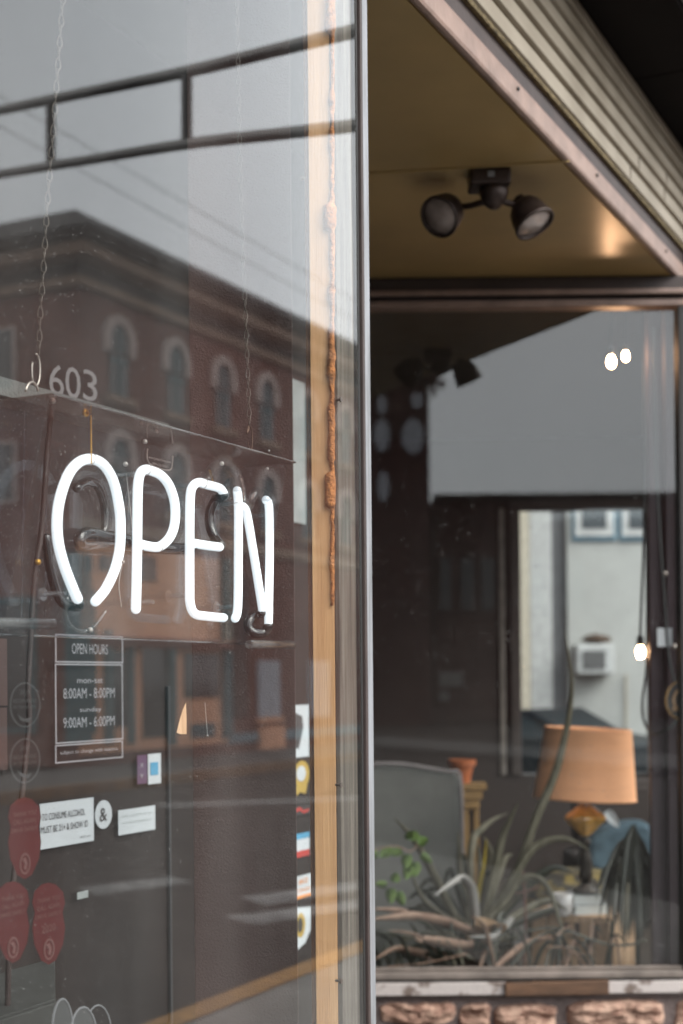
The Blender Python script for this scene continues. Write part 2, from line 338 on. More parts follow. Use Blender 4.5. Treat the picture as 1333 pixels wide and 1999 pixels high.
# ground: one sheet under everything, then strips parallel to the shop front (o negative = street side)
b = MB(); b.add([(-600, -600, -.16), (600, -600, -.16), (600, 600, -.16), (-600, 600, -.16)], [(0, 1, 2, 3)]); struct('ground', b, 'asphalt')
b = MB(); b.fbox(-60, 30, -11.2, -2.16, -.15, -.12); struct('road', b, 'asphalt')
b = MB(); b.fbox(-60, 30, -2.0, 0, -.15, 0); struct('pavement', b, 'concrete')
b = MB(); b.fbox(-60, 1.2, -2.155, -2.0, -.15, .004); b.fbox(9, 30, -2.155, -2.0, -.15, .004); struct('kerb', b, 'concrete')
b = MB(); b.fbox(1.201, 8.999, -2.157, -2.0, -.15, .006); struct('painted_kerb', b, 'kerb')
b = MB(); b.fbox(-60, 60, -14.2, -11.4, -.15, 0); struct('far_pavement', b, 'concrete2')
b = MB(); b.fbox(-60, 12, -11.4, -11.2, -.15, .03); struct('far_kerb', b, 'concrete2')
b = MB(); b.fbox(12.001, 60, -11.4, -11.2, -.15, .03); struct('far_painted_kerb', b, 'kerbdull')
cw = thing('crosswalk_marking', 'worn white painted crossing bars on the dark street', 'road marking', fc(0, -6, -.12))
def vF(px, py):   # ground point seen mirrored in the near pane
    a, bb = AB(px, py); return mirF(P(px, py, 1.62/bb))
for q in ([(470, 1752), (700, 1722), (700, 1738), (520, 1768)], [(440, 1790), (700, 1758), (700, 1775), (500, 1806)], [(150, 1735), (330, 1712), (380, 1722), (190, 1748)], [(300, 1570), (700, 1556), (700, 1561), (320, 1576)]):
    bb = MB(); pts = [vF(*p) for p in q]; pts = [Vector((p.x, p.y, -.116)) for p in pts]
    bb.prism(pts if (pts[1]-pts[0]).cross(pts[2]-pts[1]).z > 0 else pts[::-1], (0, 0, -.003)); mk('painted_bar', bb, 'line', cw)
# ------------------------------------------------ shop shell
b = MB(); b.add([(-9, -9, .012), (3.9, 10.9, .012), (3.9, 11, .012), (-9, 11, .012)], [(0, 1, 2, 3)])
fl = MB(); fl.prism([fc(-10, .25, -.1), fc(0, .25, -.1), Vector((-.02, WY+.1, -.1)), Vector((1.6, WY+.1, -.1)), Vector((3.9, 11, -.1)), Vector((-9, 11, -.1)), Vector((-9, -6, -.1))], (0, 0, .11)); struct('floor', fl, 'floor')
b = MB(); b.prism([fc(-10, .03, 3.3), fc(0, .03, 3.3), Vector((-.02, WY+.1, 3.3)), Vector((1.6, WY+.1, 3.3)), Vector((3.9, 11, 3.3)), Vector((-9, 11, 3.3)), Vector((-9, -6, 3.3))], (0, 0, .4)); struct('ceiling', b, 'ceil')
b = MB(); b.box(-9.2, -9, -6, 11.2, 0, 3.7); struct('wall_left', b, 'wallbrown')
b = MB(); b.prism([fc(-10, .0, 0), Vector((-9.1, -6, 0)), Vector((-9.1, -6.2, 0)), fc(-10.3, .0, 0)], (0, 0, 3.7)); struct('wall_rear', b, 'wallbrown')
# back wall with a wide opening onto the side street
BY = 10.6
def bx(px, py=1200): return P(px, py, BY).x
def bz(py, px=1100): return P(px, py, BY).z
X0, X1, Z0, Z1 = bx(1006), bx(1272), bz(1512), bz(992)
b = MB(); b.box(-9, X0, BY, BY+.2, 0, 3.7); b.box(X1, 4.4, BY, BY+.2, 0, 3.7); b.box(X0, X1, BY+.001, BY+.199, 0, Z0); b.box(X0, X1, BY+.001, BY+.199, Z1, 3.7)
struct('back_wall', b, 'wallbrown')
t = thing('side_street_window', 'tall cream framed window at the back of the room looking out on a white building', 'window', (X0, BY, Z0))
b = MB(); b.box(X0-.04, X0+.035, BY-.03, BY+.03, Z0, Z1); mk('frame', b, 'cornice_dark', t, bevel=.006)
b = MB(); b.box(bx(974), bx(985), BY-.02, BY-.001, Z0, Z1); mk('outer_trim', b, 'sillmetal', t, bevel=.004)
b = MB(); b.box(X1-.03, X1+.03, BY-.03, BY+.03, Z0, Z1); mk('frame', b, 'darkwood', t, bevel=.006)
b = MB(); b.box(X0-.04, X1+.03, BY-.031, BY+.031, Z1, Z1+.06); mk('head', b, 'cornice_dark', t, bevel=.006)
b = MB(); b.box(X0+.035, X1-.03, BY+.01, BY+.016, Z0, Z1); mk('pane', b, 'farglass', t)
# side of the recessed entrance (seen edge on), glazed to let daylight reach the stickers
t = thing('side_window', 'glazed return between the corner post and the recessed window, seen edge on', 'window', (0, 4.7, 0))
b = MB(); b.box(-.03, .035, 3.40, WY-.051, 0, .35); mk('base_wall', b, 'trimdark', t)
b = MB(); b.box(-.03, .035, 3.40, WY-.051, 3.1, 3.2); mk('head', b, 'trimdark', t)
b = MB(); b.box(.0, .006, 3.43, WY-.10, .351, 3.099); mk('pane', b, 'farglass', t)
b = MB(); b.box(-.02, .035, 3.395, 3.429, .351, 3.099); mk('post', b, 'trimdark', t)
b = MB(); b.box(-.03, .035, WY-.099, WY-.051, .351, 3.099); mk('post', b, 'trimdark', t)
# unseen window added right of the alcove to light the display inside
t = thing('added_light_window', 'added unseen window letting daylight in past the right end of the alcove', 'window', fc(5.5, 0, 0))
b = MB(); b.fbox(3.35, 8.6, 0, .06, 0, .40); mk('base_wall', b, 'brickdark', t)
b = MB(); b.fbox(3.35, 8.6, 0, .06, 3.1, 3.3); mk('head', b, 'trimdark', t)
b = MB(); b.fbox(3.40, 8.5, .02, .026, .401, 3.099); mk('pane', b, 'farglass', t)
b = MB(); b.fbox(3.35, 3.399, 0, .06, .401, 3.099); mk('post', b, 'trimdark', t)
b = MB(); b.fbox(8.501, 8.6, 0, .06, .401, 3.099); mk('post', b, 'trimdark', t)
b = MB(); b.fbox(-10, 8.6, .02, .3, 3.84, 7.5); struct('upper_wall', b, 'brickdark')
b = MB(); b.fbox(-10, -3.4, .0, .2, 0, 3.24); struct('left_wall', b, 'brickdark')
# ------------------------------------------------ soffit, header trims
SZ = 3.215
b = MB(); b.prism([fc(-.02, .022, SZ), fc(3.2, .022, SZ), Vector((1.5, WY+.1, SZ)), Vector((-.02, WY+.1, SZ))], (0, 0, .06)); sof = struct('soffit', b, 'soffit')
seam = MB(); pa, pb = P(1000, 322, (SZ-1.5)*F/1007), P(1112, 313, (SZ-1.5)*F/1013); pa.z = pb.z = SZ-.003; seam.tube([pa+(pa-pb)*4, pb], .0035, 6); mk('seam', seam, 'soffit', sof)
def rail(name, z0, z1, o0, o1, m, parent, bev=.003, s0=-10, s1=8.6, **k):
    b = MB(); b.fbox(s0, s1, o0, o1, z0, z1); return mk(name, b, m, parent, bevel=bev, **k)
fa = thing('ribbed_fascia', 'cream ribbed metal fascia running above the recessed entrance', 'fascia', fc(0, 0, 3.2))
rail('pink_trim', 3.212, 3.290, -.008, .02, 'trim', fa, .012)
rail('dark_channel', 3.291, 3.36, .004, .02, 'trimdark', fa)
rail('caulk_line', 3.350, 3.366, -.012, .0035, 'caulk', fa, .002)
z = 3.367; rng0 = random.Random(11)
for i, hgt in enumerate((.078, .078, .074, .070, .064, .064)):
    # each rib leans out at its foot and falls back to a groove
    bb = MB(); z1 = z+hgt-.020
    prof = [(-.006, z), (-.018, z+.005), (-.016, z1), (-.004, z1+.004), (.02, z1+.004), (.02, z)]
    bb.prism([fc(-10, o, zz) for o, zz in prof], D*18.6); mk('rib', bb, 'cream', fa, bevel=.002)
    rail('groove', z1+.005, z+hgt-.001, .010, .018, 'gasket', fa, 0)  # black fill stands in for the shade between ribs
    for q_ in range(3):
        sj = rng0.uniform(-2, 7.5); jb = MB(); jb.fbox(sj, sj+.0025, -.0195, -.010, z+.006, z1-.001); mk('joint', jb, 'trimdark', fa)
    z += hgt
rng = random.Random(3)
for s_ in [i*.83-3 for i in range(14)]:
    h = MB(); h.lathe([(.005, 0), (.007, .004), (.003, .007)], fc(s_+rng.uniform(-.1, .1), -.008, 3.26), -N, 8); mk('screw', h, 'steel', fa)
cn = thing('canopy', 'dark lined canopy overhanging the pavement above the ribbed fascia', 'canopy', fc(0, -.2, z))
for i in range(9):
    b = MB(); b.fbox(-10+i*2.07+.004, -10+(i+1)*2.07-.004, -.29, .02, z, z+.05); mk('lining_panel', b, 'canopy', cn, bevel=.003)
rail('lip', z-.02, z+.12, -.31, -.292, 'canopy', cn)
rail('gutter', z+.0, z+.13, -.37, -.312, 'gutter', cn, .01)
# ------------------------------------------------ floodlight on the soffit
fx = P(955, 338, (SZ-1.5)*F/992); fx.z = SZ
t = thing('floodlight', 'bronze twin floodlight with two round lamp heads on the olive soffit', 'floodlight', fx)
b = MB(); b.box(fx.x-.068, fx.x+.068, fx.y-.05, fx.y+.07, SZ-.055, SZ); mk('mounting_box', b, 'fixture', t, bevel=.008)
b = MB(); b.lathe([(.045, 0), (.05, -.02), (.04, -.055), (.015, -.075)], (fx.x+.015, fx.y, SZ-.05), n=20); mk('canopy_cup', b, 'fixture', t, sm=True)
b = MB(); b.box(fx.x-.012, fx.x+.012, fx.y-.056, fx.y-.05, SZ-.035, SZ-.015); mk('sensor', b, 'alu', t, bevel=.003)
for (hx, hy, ax) in ((868, 416, Vector((-.55, -.62, -.56))), (1034, 422, Vector((.42, -.32, -.85)))):
    c = P(hx, hy, 4.86); ax.normalize()
    b = MB(); j = fx+Vector((.015+(-.03 if hx < 950 else .03), 0, -.1)); e = c-ax*.06
    b.tube(smooth([j, (j+e)/2+Vector((0, 0, -.006)), e]), .011, 10); arm = mk('arm', b, 'fixture', t, sm=True)
    b = MB(); b.tube([e-ax*.022, e+ax*.01], .021, 12); mk('knuckle', b, 'fixture', arm)
    b = MB(); prof = [(.02, -.066), (.040, -.057), (.058, -.032), (.066, 0), (.067, .025), (.072, .030), (.072, .041), (.065, .041), (.063, .032)]
    b.lathe(prof, c, ax, 36, False); b.lathe([(.001, -.0665), (.02, -.066)], c, ax, 36, False); hd = mk('lamp_head', b, 'fixture', t, sm=True)
    b = MB(); b.lathe([(.001, .045), (.026, .042), (.053, .036), (.064, .028)], c, ax, 36, False); mk('lens', b, 'lens', hd, sm=True)
# ------------------------------------------------ alcove window
GX0, GX1 = .05, 1.455; HZ = P(1030, 604, WY).z; GZ = P(1030, 1891, WY).z
t = thing('alcove_window', 'wide fixed shop window in the recessed entrance with plants and a lamp behind it', 'window', (GX0, WY, GZ))
b = MB(); b.box(GX0, GX1, WY, WY+.006, GZ-.01, HZ+.01); mk('pane', b, 'pane2', t)
b = MB(); b.box(.036, 1.50, WY-.05, WY+.05, HZ+.052, SZ-.001); mk('header', b, 'trimdark', t, bevel=.006)
b = MB(); b.box(.036, 1.50, WY-.07, WY-.052, HZ+.045, HZ+.068); mk('drip_moulding', b, 'trim', t, bevel=.005)
b = MB(); b.box(.036, 1.50, WY-.045, WY+.04, HZ+.0, HZ+.030); mk('glazing_bead', b, 'trim', t, bevel=.006)
b = MB(); b.box(.036, 1.50, WY-.02, WY+.03, HZ+.0305, HZ+.0515); mk('reveal', b, 'trimdark', t)
b = MB(); b.box(1.448, 1.50, WY-.04, WY+.05, GZ-.05, HZ-.0005); mk('jamb', b, 'gasket', t, bevel=.004)
b = MB(); b.box(.036, 1.447, WY-.03, WY-.0005, GZ-.002, GZ+.012); mk('lower_bead', b, 'sillmetal', t, bevel=.003)
b = MB(); b.box(.036, 1.447, WY-.055, WY+.02, GZ-.034, GZ-.003); mk('sill_rail', b, 'sillmetal', t, bevel=.007)
b = MB(); b.box(.036, 1.447, WY-.04, WY+.02, GZ-.045, GZ-.0345); mk('shadow_gap', b, 'gasket', t)
xk = P(985, 1920, WY-.05).x; xe = P(1186, 1920, WY-.05).x
b = MB(); b.box(.036, xk+.01, WY-.062, WY+.02, GZ-.098, GZ-.0455); mk('painted_sill', b, 'sillwhite', t, bevel=.003)
b = MB(); b.box(xe-.01, 1.5, WY-.060, WY+.02, GZ-.096, GZ-.0455); mk('painted_sill', b, 'sillwhite', t, bevel=.003)
b = MB(); b.box(.036, 1.5, WY-.05, WY+.02, GZ-.112, GZ-.0985); mk('flashing', b, 'trimdark', t, bevel=.003)
b = MB(); b.hexa([(xk, WY-.085, GZ-.100), (xe, WY-.085, GZ-.094), (xe, WY-.0625, GZ-.094), (xk, WY-.0625, GZ-.100), (xk, WY-.085, GZ-.044), (xe, WY-.085, GZ-.036), (xe, WY-.0625, GZ-.036), (xk, WY-.0625, GZ-.044)])
mk('wood_offcut', b, 'plank', label='short brown offcut of wood fixed across the chipped white sill', cat='wood block', bevel=.003)
kn = thing('stone_wall', 'low wall of rough pink stones below the recessed window', 'stone wall', (.75, WY, -.15))
b = MB(); b.box(.036, 1.55, WY-.02, WY+.12, -.15, GZ-.113); mk('mortar', b, 'mortar', kn)
def stone(px0, px1, z0, z1, seed, par=kn, y=WY-.02):
    x0, x1 = P(px0, 1960, y).x, P(px1, 1960, y).x; r_ = random.Random(seed)
    nx, nz = 34, 18; vs = []; fs = []
    for j in range(nz+1):
        for i in range(nx+1):
            u, v = i/nx*2-1, j/nz*2-1
            k_ = (abs(u)**4.6+abs(v)**4.6)**(1/4.6) or 1
            m = max(abs(u), abs(v)) or 1; sc = m/k_ if k_ > 0 else 1
            X = (x0+x1)/2+u*sc*(x1-x0)/2; Zz = (z0+z1)/2+v*sc*(z1-z0)/2
            q = Vector((X*7+seed, Zz*22, seed*3.1))
            edge = (1-m**6)
            rel = .010+.038*noise.fractal(q, .9, 2.2, 5)+.016*abs(noise.noise(Vector((X*5, Zz*60, seed))))
            X += .020*noise.noise(Vector((X*9, Zz*14, seed+5)))+.006*noise.noise(Vector((X*40, Zz*40, seed))); Zz += .014*noise.noise(Vector((X*12, Zz*9, seed+9)))+.005*noise.noise(Vector((X*45, Zz*40, seed+2)))
            vs.append((X, y-.004-max(0, .018+rel)*edge**.6 if edge > 0 else y+.004, Zz))
    for j in range(nz):
        for i in range(nx): a = j*(nx+1)+i; fs.append((a, a+1, a+nx+2, a+nx+1))
    bb = MB(); bb.add(vs, fs); return mk('stone', bb, 'stone', par)
for i, (a_, b_, za, zb) in enumerate([(738, 890, .03, .125), (897, 957, .0, .122), (962, 1086, .0, .116), (1104, 1300, .005, .130), (1316, 1440, .0, .128), (738, 860, -.12, .018), (870, 1010, -.13, -.012), (1020, 1180, -.13, -.012), (1190, 1330, -.13, -.01)]):
    stone(a_, b_, za, zb, i+2)
# ------------------------------------------------ near shop window with its corner post
SL = -3.4
t = thing('corner_window', 'large dusty shop window with the neon sign behind it', 'window', fc(-1, 0, .3))
gs1 = (FP(700, 1000).y-A.y)/.8943
b = MB(); b.fbox(SL, gs1+.006, 0, .006, .32, 3.2); mk('pane', b, 'pane', t)
b = MB(); b.fbox(SL, gs1, -.03, .05, .25, .319); mk('bottom_rail', b, 'alu', t, bevel=.003)
b = MB(); b.fbox(SL, .03, -.03, .05, 0, .249); mk('knee_wall', b, 'mortar', t)
sg = gs1; sp = (FP(712, 1000).y-A.y)/.8943; se = (FP(727, 1000, -.02).y-FP(713, 1000, -.02).y)/.8943+sp
b = MB(); b.fbox(sg+.0065, sp-.018, -.001, .03, .25, 3.2); mk('rubber_gasket', b, 'gasket', t, bevel=.002)
b = MB(); b.fbox(sp-.0175, sp-.006, -.008, .03, .25, 3.2); mk('gasket_stop', b, 'trimdark', t, bevel=.002)
def sof_(px, o): return (FP(px, 1000, o)-A).dot(D)
b = MB(); b.fbox(sp-.0055, sof_(726, -.004), -.004, .05, 0, 3.21); mk('corner_post', b, 'alu', t, bevel=.003)
# framing behind the glass: pine stud, foam, grey wood
def vstrip(name, p0, p1, o, depth, m, parent=None, z0=.3, z1=3.21, **k):
    s0 = (FP(p0, 1000, o).y-fc(0, o, 0).y)/.8943; s1 = (FP(p1, 1000, o).y-fc(0, o, 0).y)/.8943
    b = MB(); b.fbox(s0, s1, o, o+depth, z0, z1); return mk(name, b, m, parent, bevel=.002, **k)
def box_px(name, p0, p1, Y0, dep, m, **k):
    b = MB(); b.box(P(p0, 1000, Y0).x, P(p1, 1000, Y0).x, Y0, Y0+dep, .3, 3.21); return mk(name, b, m, bevel=.002, **k)
vstrip('grey_jamb', 661, 699, .012, .012, 'oldwood', label='weathered grey wooden jamb beside the aluminium corner post', cat='jamb')
fs_ = box_px('pine_stud', 608, 651, 3.2, .09, 'timber', label='new orange pine stud standing behind the shop glass', cat='timber')
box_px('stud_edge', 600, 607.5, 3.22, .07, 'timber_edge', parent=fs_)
# bead of squeezed-out foam
b = MB(); rr = random.Random(5); pts = []; rad = []
for i in range(150):
    y = -40+i*8.2
    f = noise.noise(Vector((y*.017, 3.3, 0)))
    big = 0.0042+.010*max(0, f)+(.008 if 925 < y < 990 else 0)+(.007 if 400 < y < 450 else 0)+(.006 if -20 < y < 60 else 0)+(.003 if 640 < y < 700 else 0)+.0018*noise.noise(Vector((y*.12, 1, 0)))
    pts.append(P(651-min(7, big*500), y, 3.197)); rad.append(max(.002, big))
b.tube(pts, rad, 12)
for v in b.v: v += Vector((noise.noise(v*90), noise.noise(v*90+Vector((5, 0, 0))), noise.noise(v*90+Vector((0, 9, 0)))))*.0028
mk('foam_bead', b, 'foam', label='lumpy orange bead of foam between the pine stud and grey jamb', cat='foam', sm=True)
for y in (781, 1532, 1914):
    bb = MB(); bb.lathe([(.003, 0), (.003, .01), (.006, .012), (.006, .015)], FP(655, y, .014), -N, 8)
    mk('screw', bb, 'chain', fs_)
# ------------------------------------------------ interior boards behind the near glass
b = MB(); b.box(P(372, 1000, 3.44).x, P(573, 1000, 3.44).x, 3.44, 3.46, 0, 3.29)
mk('mauve_board', b, 'mauve', bevel=.002, label='tall mauve painted board standing behind the neon sign', cat='board')
# partition .85 m behind the glass, carrying notices
pt = thing('partition', 'dark glazed partition behind the display carrying stickers and opening hours', 'partition', fc(-1, .85, 0))
def pst(p0, p1, m, name='panel', o=.85, dep=.03, z0=0., z1=3.29):
    s0 = (FP(p0, 1000, o).y-fc(0, o, 0).y)/.8943; s1 = (FP(p1, 1000, o).y-fc(0, o, 0).y)/.8943
    b = MB(); b.fbox(s0, s1, o, o+dep, z0, z1); return mk(name, b, m, pt, bevel=.002)
pst(-900, 640, 'dark')
pst(325.5, 329, 'stile', 'stile', .838, .011, 0, 1.49)
zz = FP(100, 765, .83).z
b = MB(); b.fbox(-3.4, (FP(330, 800, .82).y-fc(0, .82, 0).y)/.8943, .82, .845, zz-.045, zz+.0); mk('head_rail', b, 'chair', pt, bevel=.002)
nm_ = thing('address_numerals', 'white house numerals 603 above the head rail of the partition', 'numerals', FP(140, 770, .835))
for ch, x0, x1 in (('6', 97, 124), ('0', 128, 157), ('3', 162, 190)):
    c = FP((x0+x1)/2, 742+(x0-97)*.17, .835); b = MB(); put_text(b, ch, c, 62*m_px(110, 740, .835), (x1-x0)*m_px(140, 740, .835)/.6); mk('numeral', b, 'numer', nm_)
# helper for flat notices on planes parallel to the shop front
def fpoly(pts, o): return [FP(x, y, o) for x, y in pts]
def quad(x0, y0, x1, y1, o):   # top-left / bottom-right in the photo, edges following the plane's vanishing point
    zt = FP((x0+x1)/2, y0, o).z; zb = FP((x0+x1)/2, y1, o).z
    pl, pr = FP(x0, (y0+y1)/2, o), FP(x1, (y0+y1)/2, o)
    return [Vector((pl.x, pl.y, zt)), Vector((pl.x, pl.y, zb)), Vector((pr.x, pr.y, zb)), Vector((pr.x, pr.y, zt))]
def oval(cx, cy, rx, ry, o, n=28):
    q = quad(cx-rx, cy-ry, cx+rx, cy+ry, o); c = sum(q, Vector())/4; u = (q[3]-q[0])/2; v = (q[0]-q[1])/2
    return [c+u*math.cos(2*math.pi*i/n)+v*math.sin(2*math.pi*i/n) for i in range(n)]
def card(name, pts, m, label, cat, th=.001, group=None, parent=None):
    b = MB(); b.prism(pts, N*th)
    return mk(name, b, m, parent, label=label if not parent else None, cat=cat if not parent else None, group=group)
def words(par, items, o, m, name='lettering'):
    for s, cx, cy, w, h in items:
        b = MB(); c = FP(cx, cy, o); k = FZ(cx, cy, o)/F
        # width in the picture shrinks with the slant of the plane
        sl = (.4475-AB(cx, cy)[0]*.8943)
        put_text(b, s, c, h*k, w*k/sl); mk(name, b, m, par)
OH = .835
hrs = thing('opening_hours_notice', 'white outlined opening hours notice on the dark partition', 'notice', FP(175, 1487, OH))
for (x0, y0, x1, y1) in ((108, 1240, 240, 1294), (108, 1296, 240, 1448), (108, 1450, 240, 1485)):
    q = quad(x0, y0, x1, y1, OH); c = sum(q, Vector())/4
    inn = []
    for p in q:
        e = p-c; s_ = e.dot(D); inn.append(c+D*(s_-math.copysign(.0045, s_))+UP*(e.z-math.copysign(.0035, e.z)))
    b = MB(); b.ring(q, inn, N*.001); mk('outline', b, 'white_print', hrs)
words(hrs, [('OPEN HOURS', 176, 1267, 70, 20), ('mon-sat', 176, 1329, 50, 9), ('8:00AM - 8:00PM', 175, 1353, 100, 20), ('sunday', 177, 1386, 42, 11), ('9:00AM - 6:00PM', 175, 1409, 100, 20), ('subject to change with seasons', 175, 1466, 112, 9)], OH-.001, 'white_print')
al = card('alcohol_notice', quad(78, 1563, 183, 1650, OH), 'paper', 'white notice about consuming alcohol, taped to the partition', 'notice')
words(al, [('TO CONSUME ALCOHOL', 125, 1590, 84, 13), ('MUST BE 21+ & SHOW ID', 127, 1614, 92, 13), ('(thank you)', 166, 1633, 20, 5)], OH-.002, 'smoke')
rd = card('round_sticker', oval(202, 1590, 16.5, 28, OH), 'paper', 'round white sticker beside the alcohol notice', 'sticker')
words(rd, [('&', 202, 1590, 14, 26)], OH-.002, 'smoke')
bl = card('blank_notice', quad(231, 1577, 303, 1625, OH), 'paper', 'small white rectangular notice with faint lines of print', 'notice')
words(bl, [('please ring bell for service', 267, 1590, 58, 5), ('thank you for shopping local', 267, 1603, 58, 5)], OH-.002, 'pale')
wb = card('window_card', quad(289, 1471, 314, 1530, OH), 'paper', 'narrow white card with a blue square beside the metal stile', 'card')
card('square', quad(294, 1488, 309, 1513, OH-.002), 'blue_ink', None, None, parent=wb)
pc = card('dark_card', quad(268, 1474, 287, 1530, OH), 'purple_ink', 'small purple card beside the white and blue card', 'card')
words(pc, [('X', 277, 1494, 7, 8), ('Y', 277, 1515, 7, 8)], OH-.002, 'white_print')
card('small_tag', quad(151, 1740, 172, 1754, OH), 'pale', 'tiny pale tag low on the dark partition', 'tag')
card('pink_panel', quad(-40, 1246, 14, 1378, OH), 'mauve', 'upper mauve card at the left edge of the partition', 'card')
card('pink_panel', quad(-40, 1382, 14, 1505, OH), 'mauve', 'lower mauve card under the upper mauve one', 'card')
# stickers seen in the gap between board and stud
OS = .84
sa = card('figure_placard', quad(574, 1376, 603, 1478, OS), 'paper', 'white placard with a dark figure in the gap beside the pine stud', 'placard')
card('figure', fpoly([(577, 1392), (590, 1398), (592, 1420), (588, 1440), (583, 1462), (577, 1460)], OS-.002), 'paper_black', None, None, parent=sa)
card('pale_poster', quad(560, 742, 596, 1020, OS), 'pale', 'pale grey poster high in the gap beside the pine stud', 'poster')
yb = card('award_sticker', oval(589, 1512, 15, 27, OS), 'yellow_ink', 'yellow ribbon shaped award sticker under the figure placard', 'sticker')
card('centre', oval(588, 1510, 9, 15, OS-.002), 'paper', None, None, parent=yb)
card('tail', fpoly([(577, 1535), (600, 1532), (596, 1550), (586, 1546), (579, 1554)], OS-.0015), 'yellow_ink', None, None, parent=yb)
c1 = card('red_strip_sticker', quad(575, 1572, 606, 1590, OS), 'smoke', 'dark strip sticker with a red wave below the award sticker', 'sticker')
card('wave', fpoly([(577, 1580), (585, 1575), (593, 1582), (603, 1578), (603, 1583), (593, 1588), (585, 1582), (577, 1587)], OS-.002), 'red_ink', None, None, parent=c1)
c2 = card('striped_sticker', quad(577, 1626, 604, 1672, OS), 'paper', 'small white sticker with blue top and red foot', 'sticker')
card('band', quad(577, 1626, 604, 1637, OS-.002), 'blue_ink', None, None, parent=c2); card('band', quad(577, 1660, 604, 1672, OS-.002), 'red_ink', None, None, parent=c2)
c3 = card('orange_print_sticker', quad(577, 1708, 609, 1752, OS), 'paper', 'white sticker printed with orange lettering', 'sticker')
words(c3, [('#2', 592, 1720, 18, 12), ('CENTS', 593, 1737, 26, 8)], OS-.002, 'orange_ink'); card('foot', quad(577, 1746, 609, 1752, OS-.002), 'orange_ink', None, None, parent=c3)
c4 = card('crest_sticker', fpoly([(578, 1772), (607, 1770), (606, 1815), (596, 1840), (580, 1855)], OS), 'paper', 'white crest sticker with a yellow centre, lowest in the gap', 'sticker')
card('centre', oval(587, 1806, 9, 24, OS-.002), 'yellow_ink', None, None, parent=c4)
card('mark', oval(586, 1806, 5, 15, OS-.003), 'smoke', None, None, parent=c4)
# decals on the inside of the near glass
def badge(cx, cy, label, year):
    o = .008
    prof = [(-.02, -80), (-14, -76), (-28, -62), (-32, -40), (-27, -22), (-32, 8), (-28, 40), (-14, 72), (0, 80), (14, 72), (28, 40), (32, 8), (27, -22), (32, -40), (28, -62), (14, -76)]
    k = 1.0
    c = card('visitor_badge', fpoly([(cx+x*k, cy+y) for x, y in prof][::-1], o), 'badge_red', label, 'decal', th=.0005, group='red badges on the window')
    items = [('THANK YOU', cx, cy-48, 44, 9), ('CALL AGAIN', cx, cy-33, 44, 9), ('DRIVE SAFELY', cx, cy-17, 50, 8)]
    if year: items.append(('2020', cx, cy+9, 27, 14))
    words(c, items, o-.001, 'badge_ink')
    b = MB(); a_ = oval(cx+1, cy+50, 10.5, 21, o-.001); i_ = oval(cx+1, cy+50, 8, 17, o-.001); b.ring(a_, i_, N*.0003); mk('emblem_ring', b, 'badge_ink', c)
    card('emblem', fpoly([(cx-4, cy+42), (cx+2, cy+38), (cx+6, cy+48), (cx+4, cy+62), (cx-1, cy+60), (cx+1, cy+50)], o-.001), 'badge_ink', None, None, parent=c)
badge(48, 1636, 'red shield shaped badge decal stuck above the other two', False)
badge(25, 1800, 'red badge decal at the bottom left, beside the one dated 2020', False)
badge(95, 1803, 'red badge decal dated 2020 and reading drive safely', True)
for cy, lb in ((1376, 'upper of two faint oval decals with dark rims'), (1485, 'lower of two faint oval decals with dark rims')):
    b = MB(); b.ring(oval(49, cy, 30, 44, .008), oval(49, cy, 27.5, 41.5, .008), N*.0004)
    c = mk('oval_decal', b, 'smoke', label=lb, cat='decal', group='oval decals on the window')
    words(c, [('2019', 49, cy-25, 20, 9), ('RECOMMENDED', 49, cy-8, 46, 7), ('BY TRAVELLERS', 49, cy+4, 44, 5)], .008, 'smoke')
    card('leaf_mark', fpoly([(34, cy+18), (40, cy+30), (56, cy+34), (62, cy+24), (50, cy+28), (42, cy+24)], .008), 'smoke', None, None, parent=c, th=.0004)
# scalloped script decal at the bottom
b = MB(); o = .008
def arch(cx, top, wd, ex=0): return [(cx-wd, 2060)]+[(cx+wd*math.cos(a), top+60+(-60)*math.sin(a)) for a in [math.pi-i*math.pi/12 for i in range(13)]]+[(cx+wd, 2060)]
sc_ = thing('script_decal', 'black scalloped decal with white rims at the foot of the window', 'decal', FP(150, 2060, o))
for cx, top, wd in ((122, 1950, 20), (163, 1966, 26)):
    card('scallop', fpoly(arch(cx, top, wd)[::-1], o), 'paper_black', None, None, parent=sc_, th=.0005)
    b = MB(); b.tube([FP(x, y, o) for x, y in arch(cx, top, wd)], .0017, 6); mk('rim', b, 'rimgrey', sc_)
for cx, top, wd in ((192, 1962, 26),):
    b = MB(); b.tube([FP(x, y, o+.02) for x, y in arch(cx, top, wd)], .0014, 6); mk('rim', b, 'rimgrey', sc_)
# grey box low on the left, inside
t = thing('display_box', 'grey box low inside the window at the bottom left corner', 'box', FP(50, 2050, .2))
b = MB(); q = [FP(-150, 1880, .12), FP(108, 1950, .12), FP(108, 1950, .35), FP(-150, 1880, .35)]; zt = 1.5-(FP(108, 1950, .12).y*620/F)
q = [Vector((p.x, p.y, zt)) for p in q]; b.prism(q, (0, 0, -.35)); mk('box_body', b, 'boxgrey', t, bevel=.004)
b = MB(); b.prism([p+UP*.0055 for p in q], (0, 0, -.005)); mk('lid', b, 'boxgrey', t, bevel=.001)
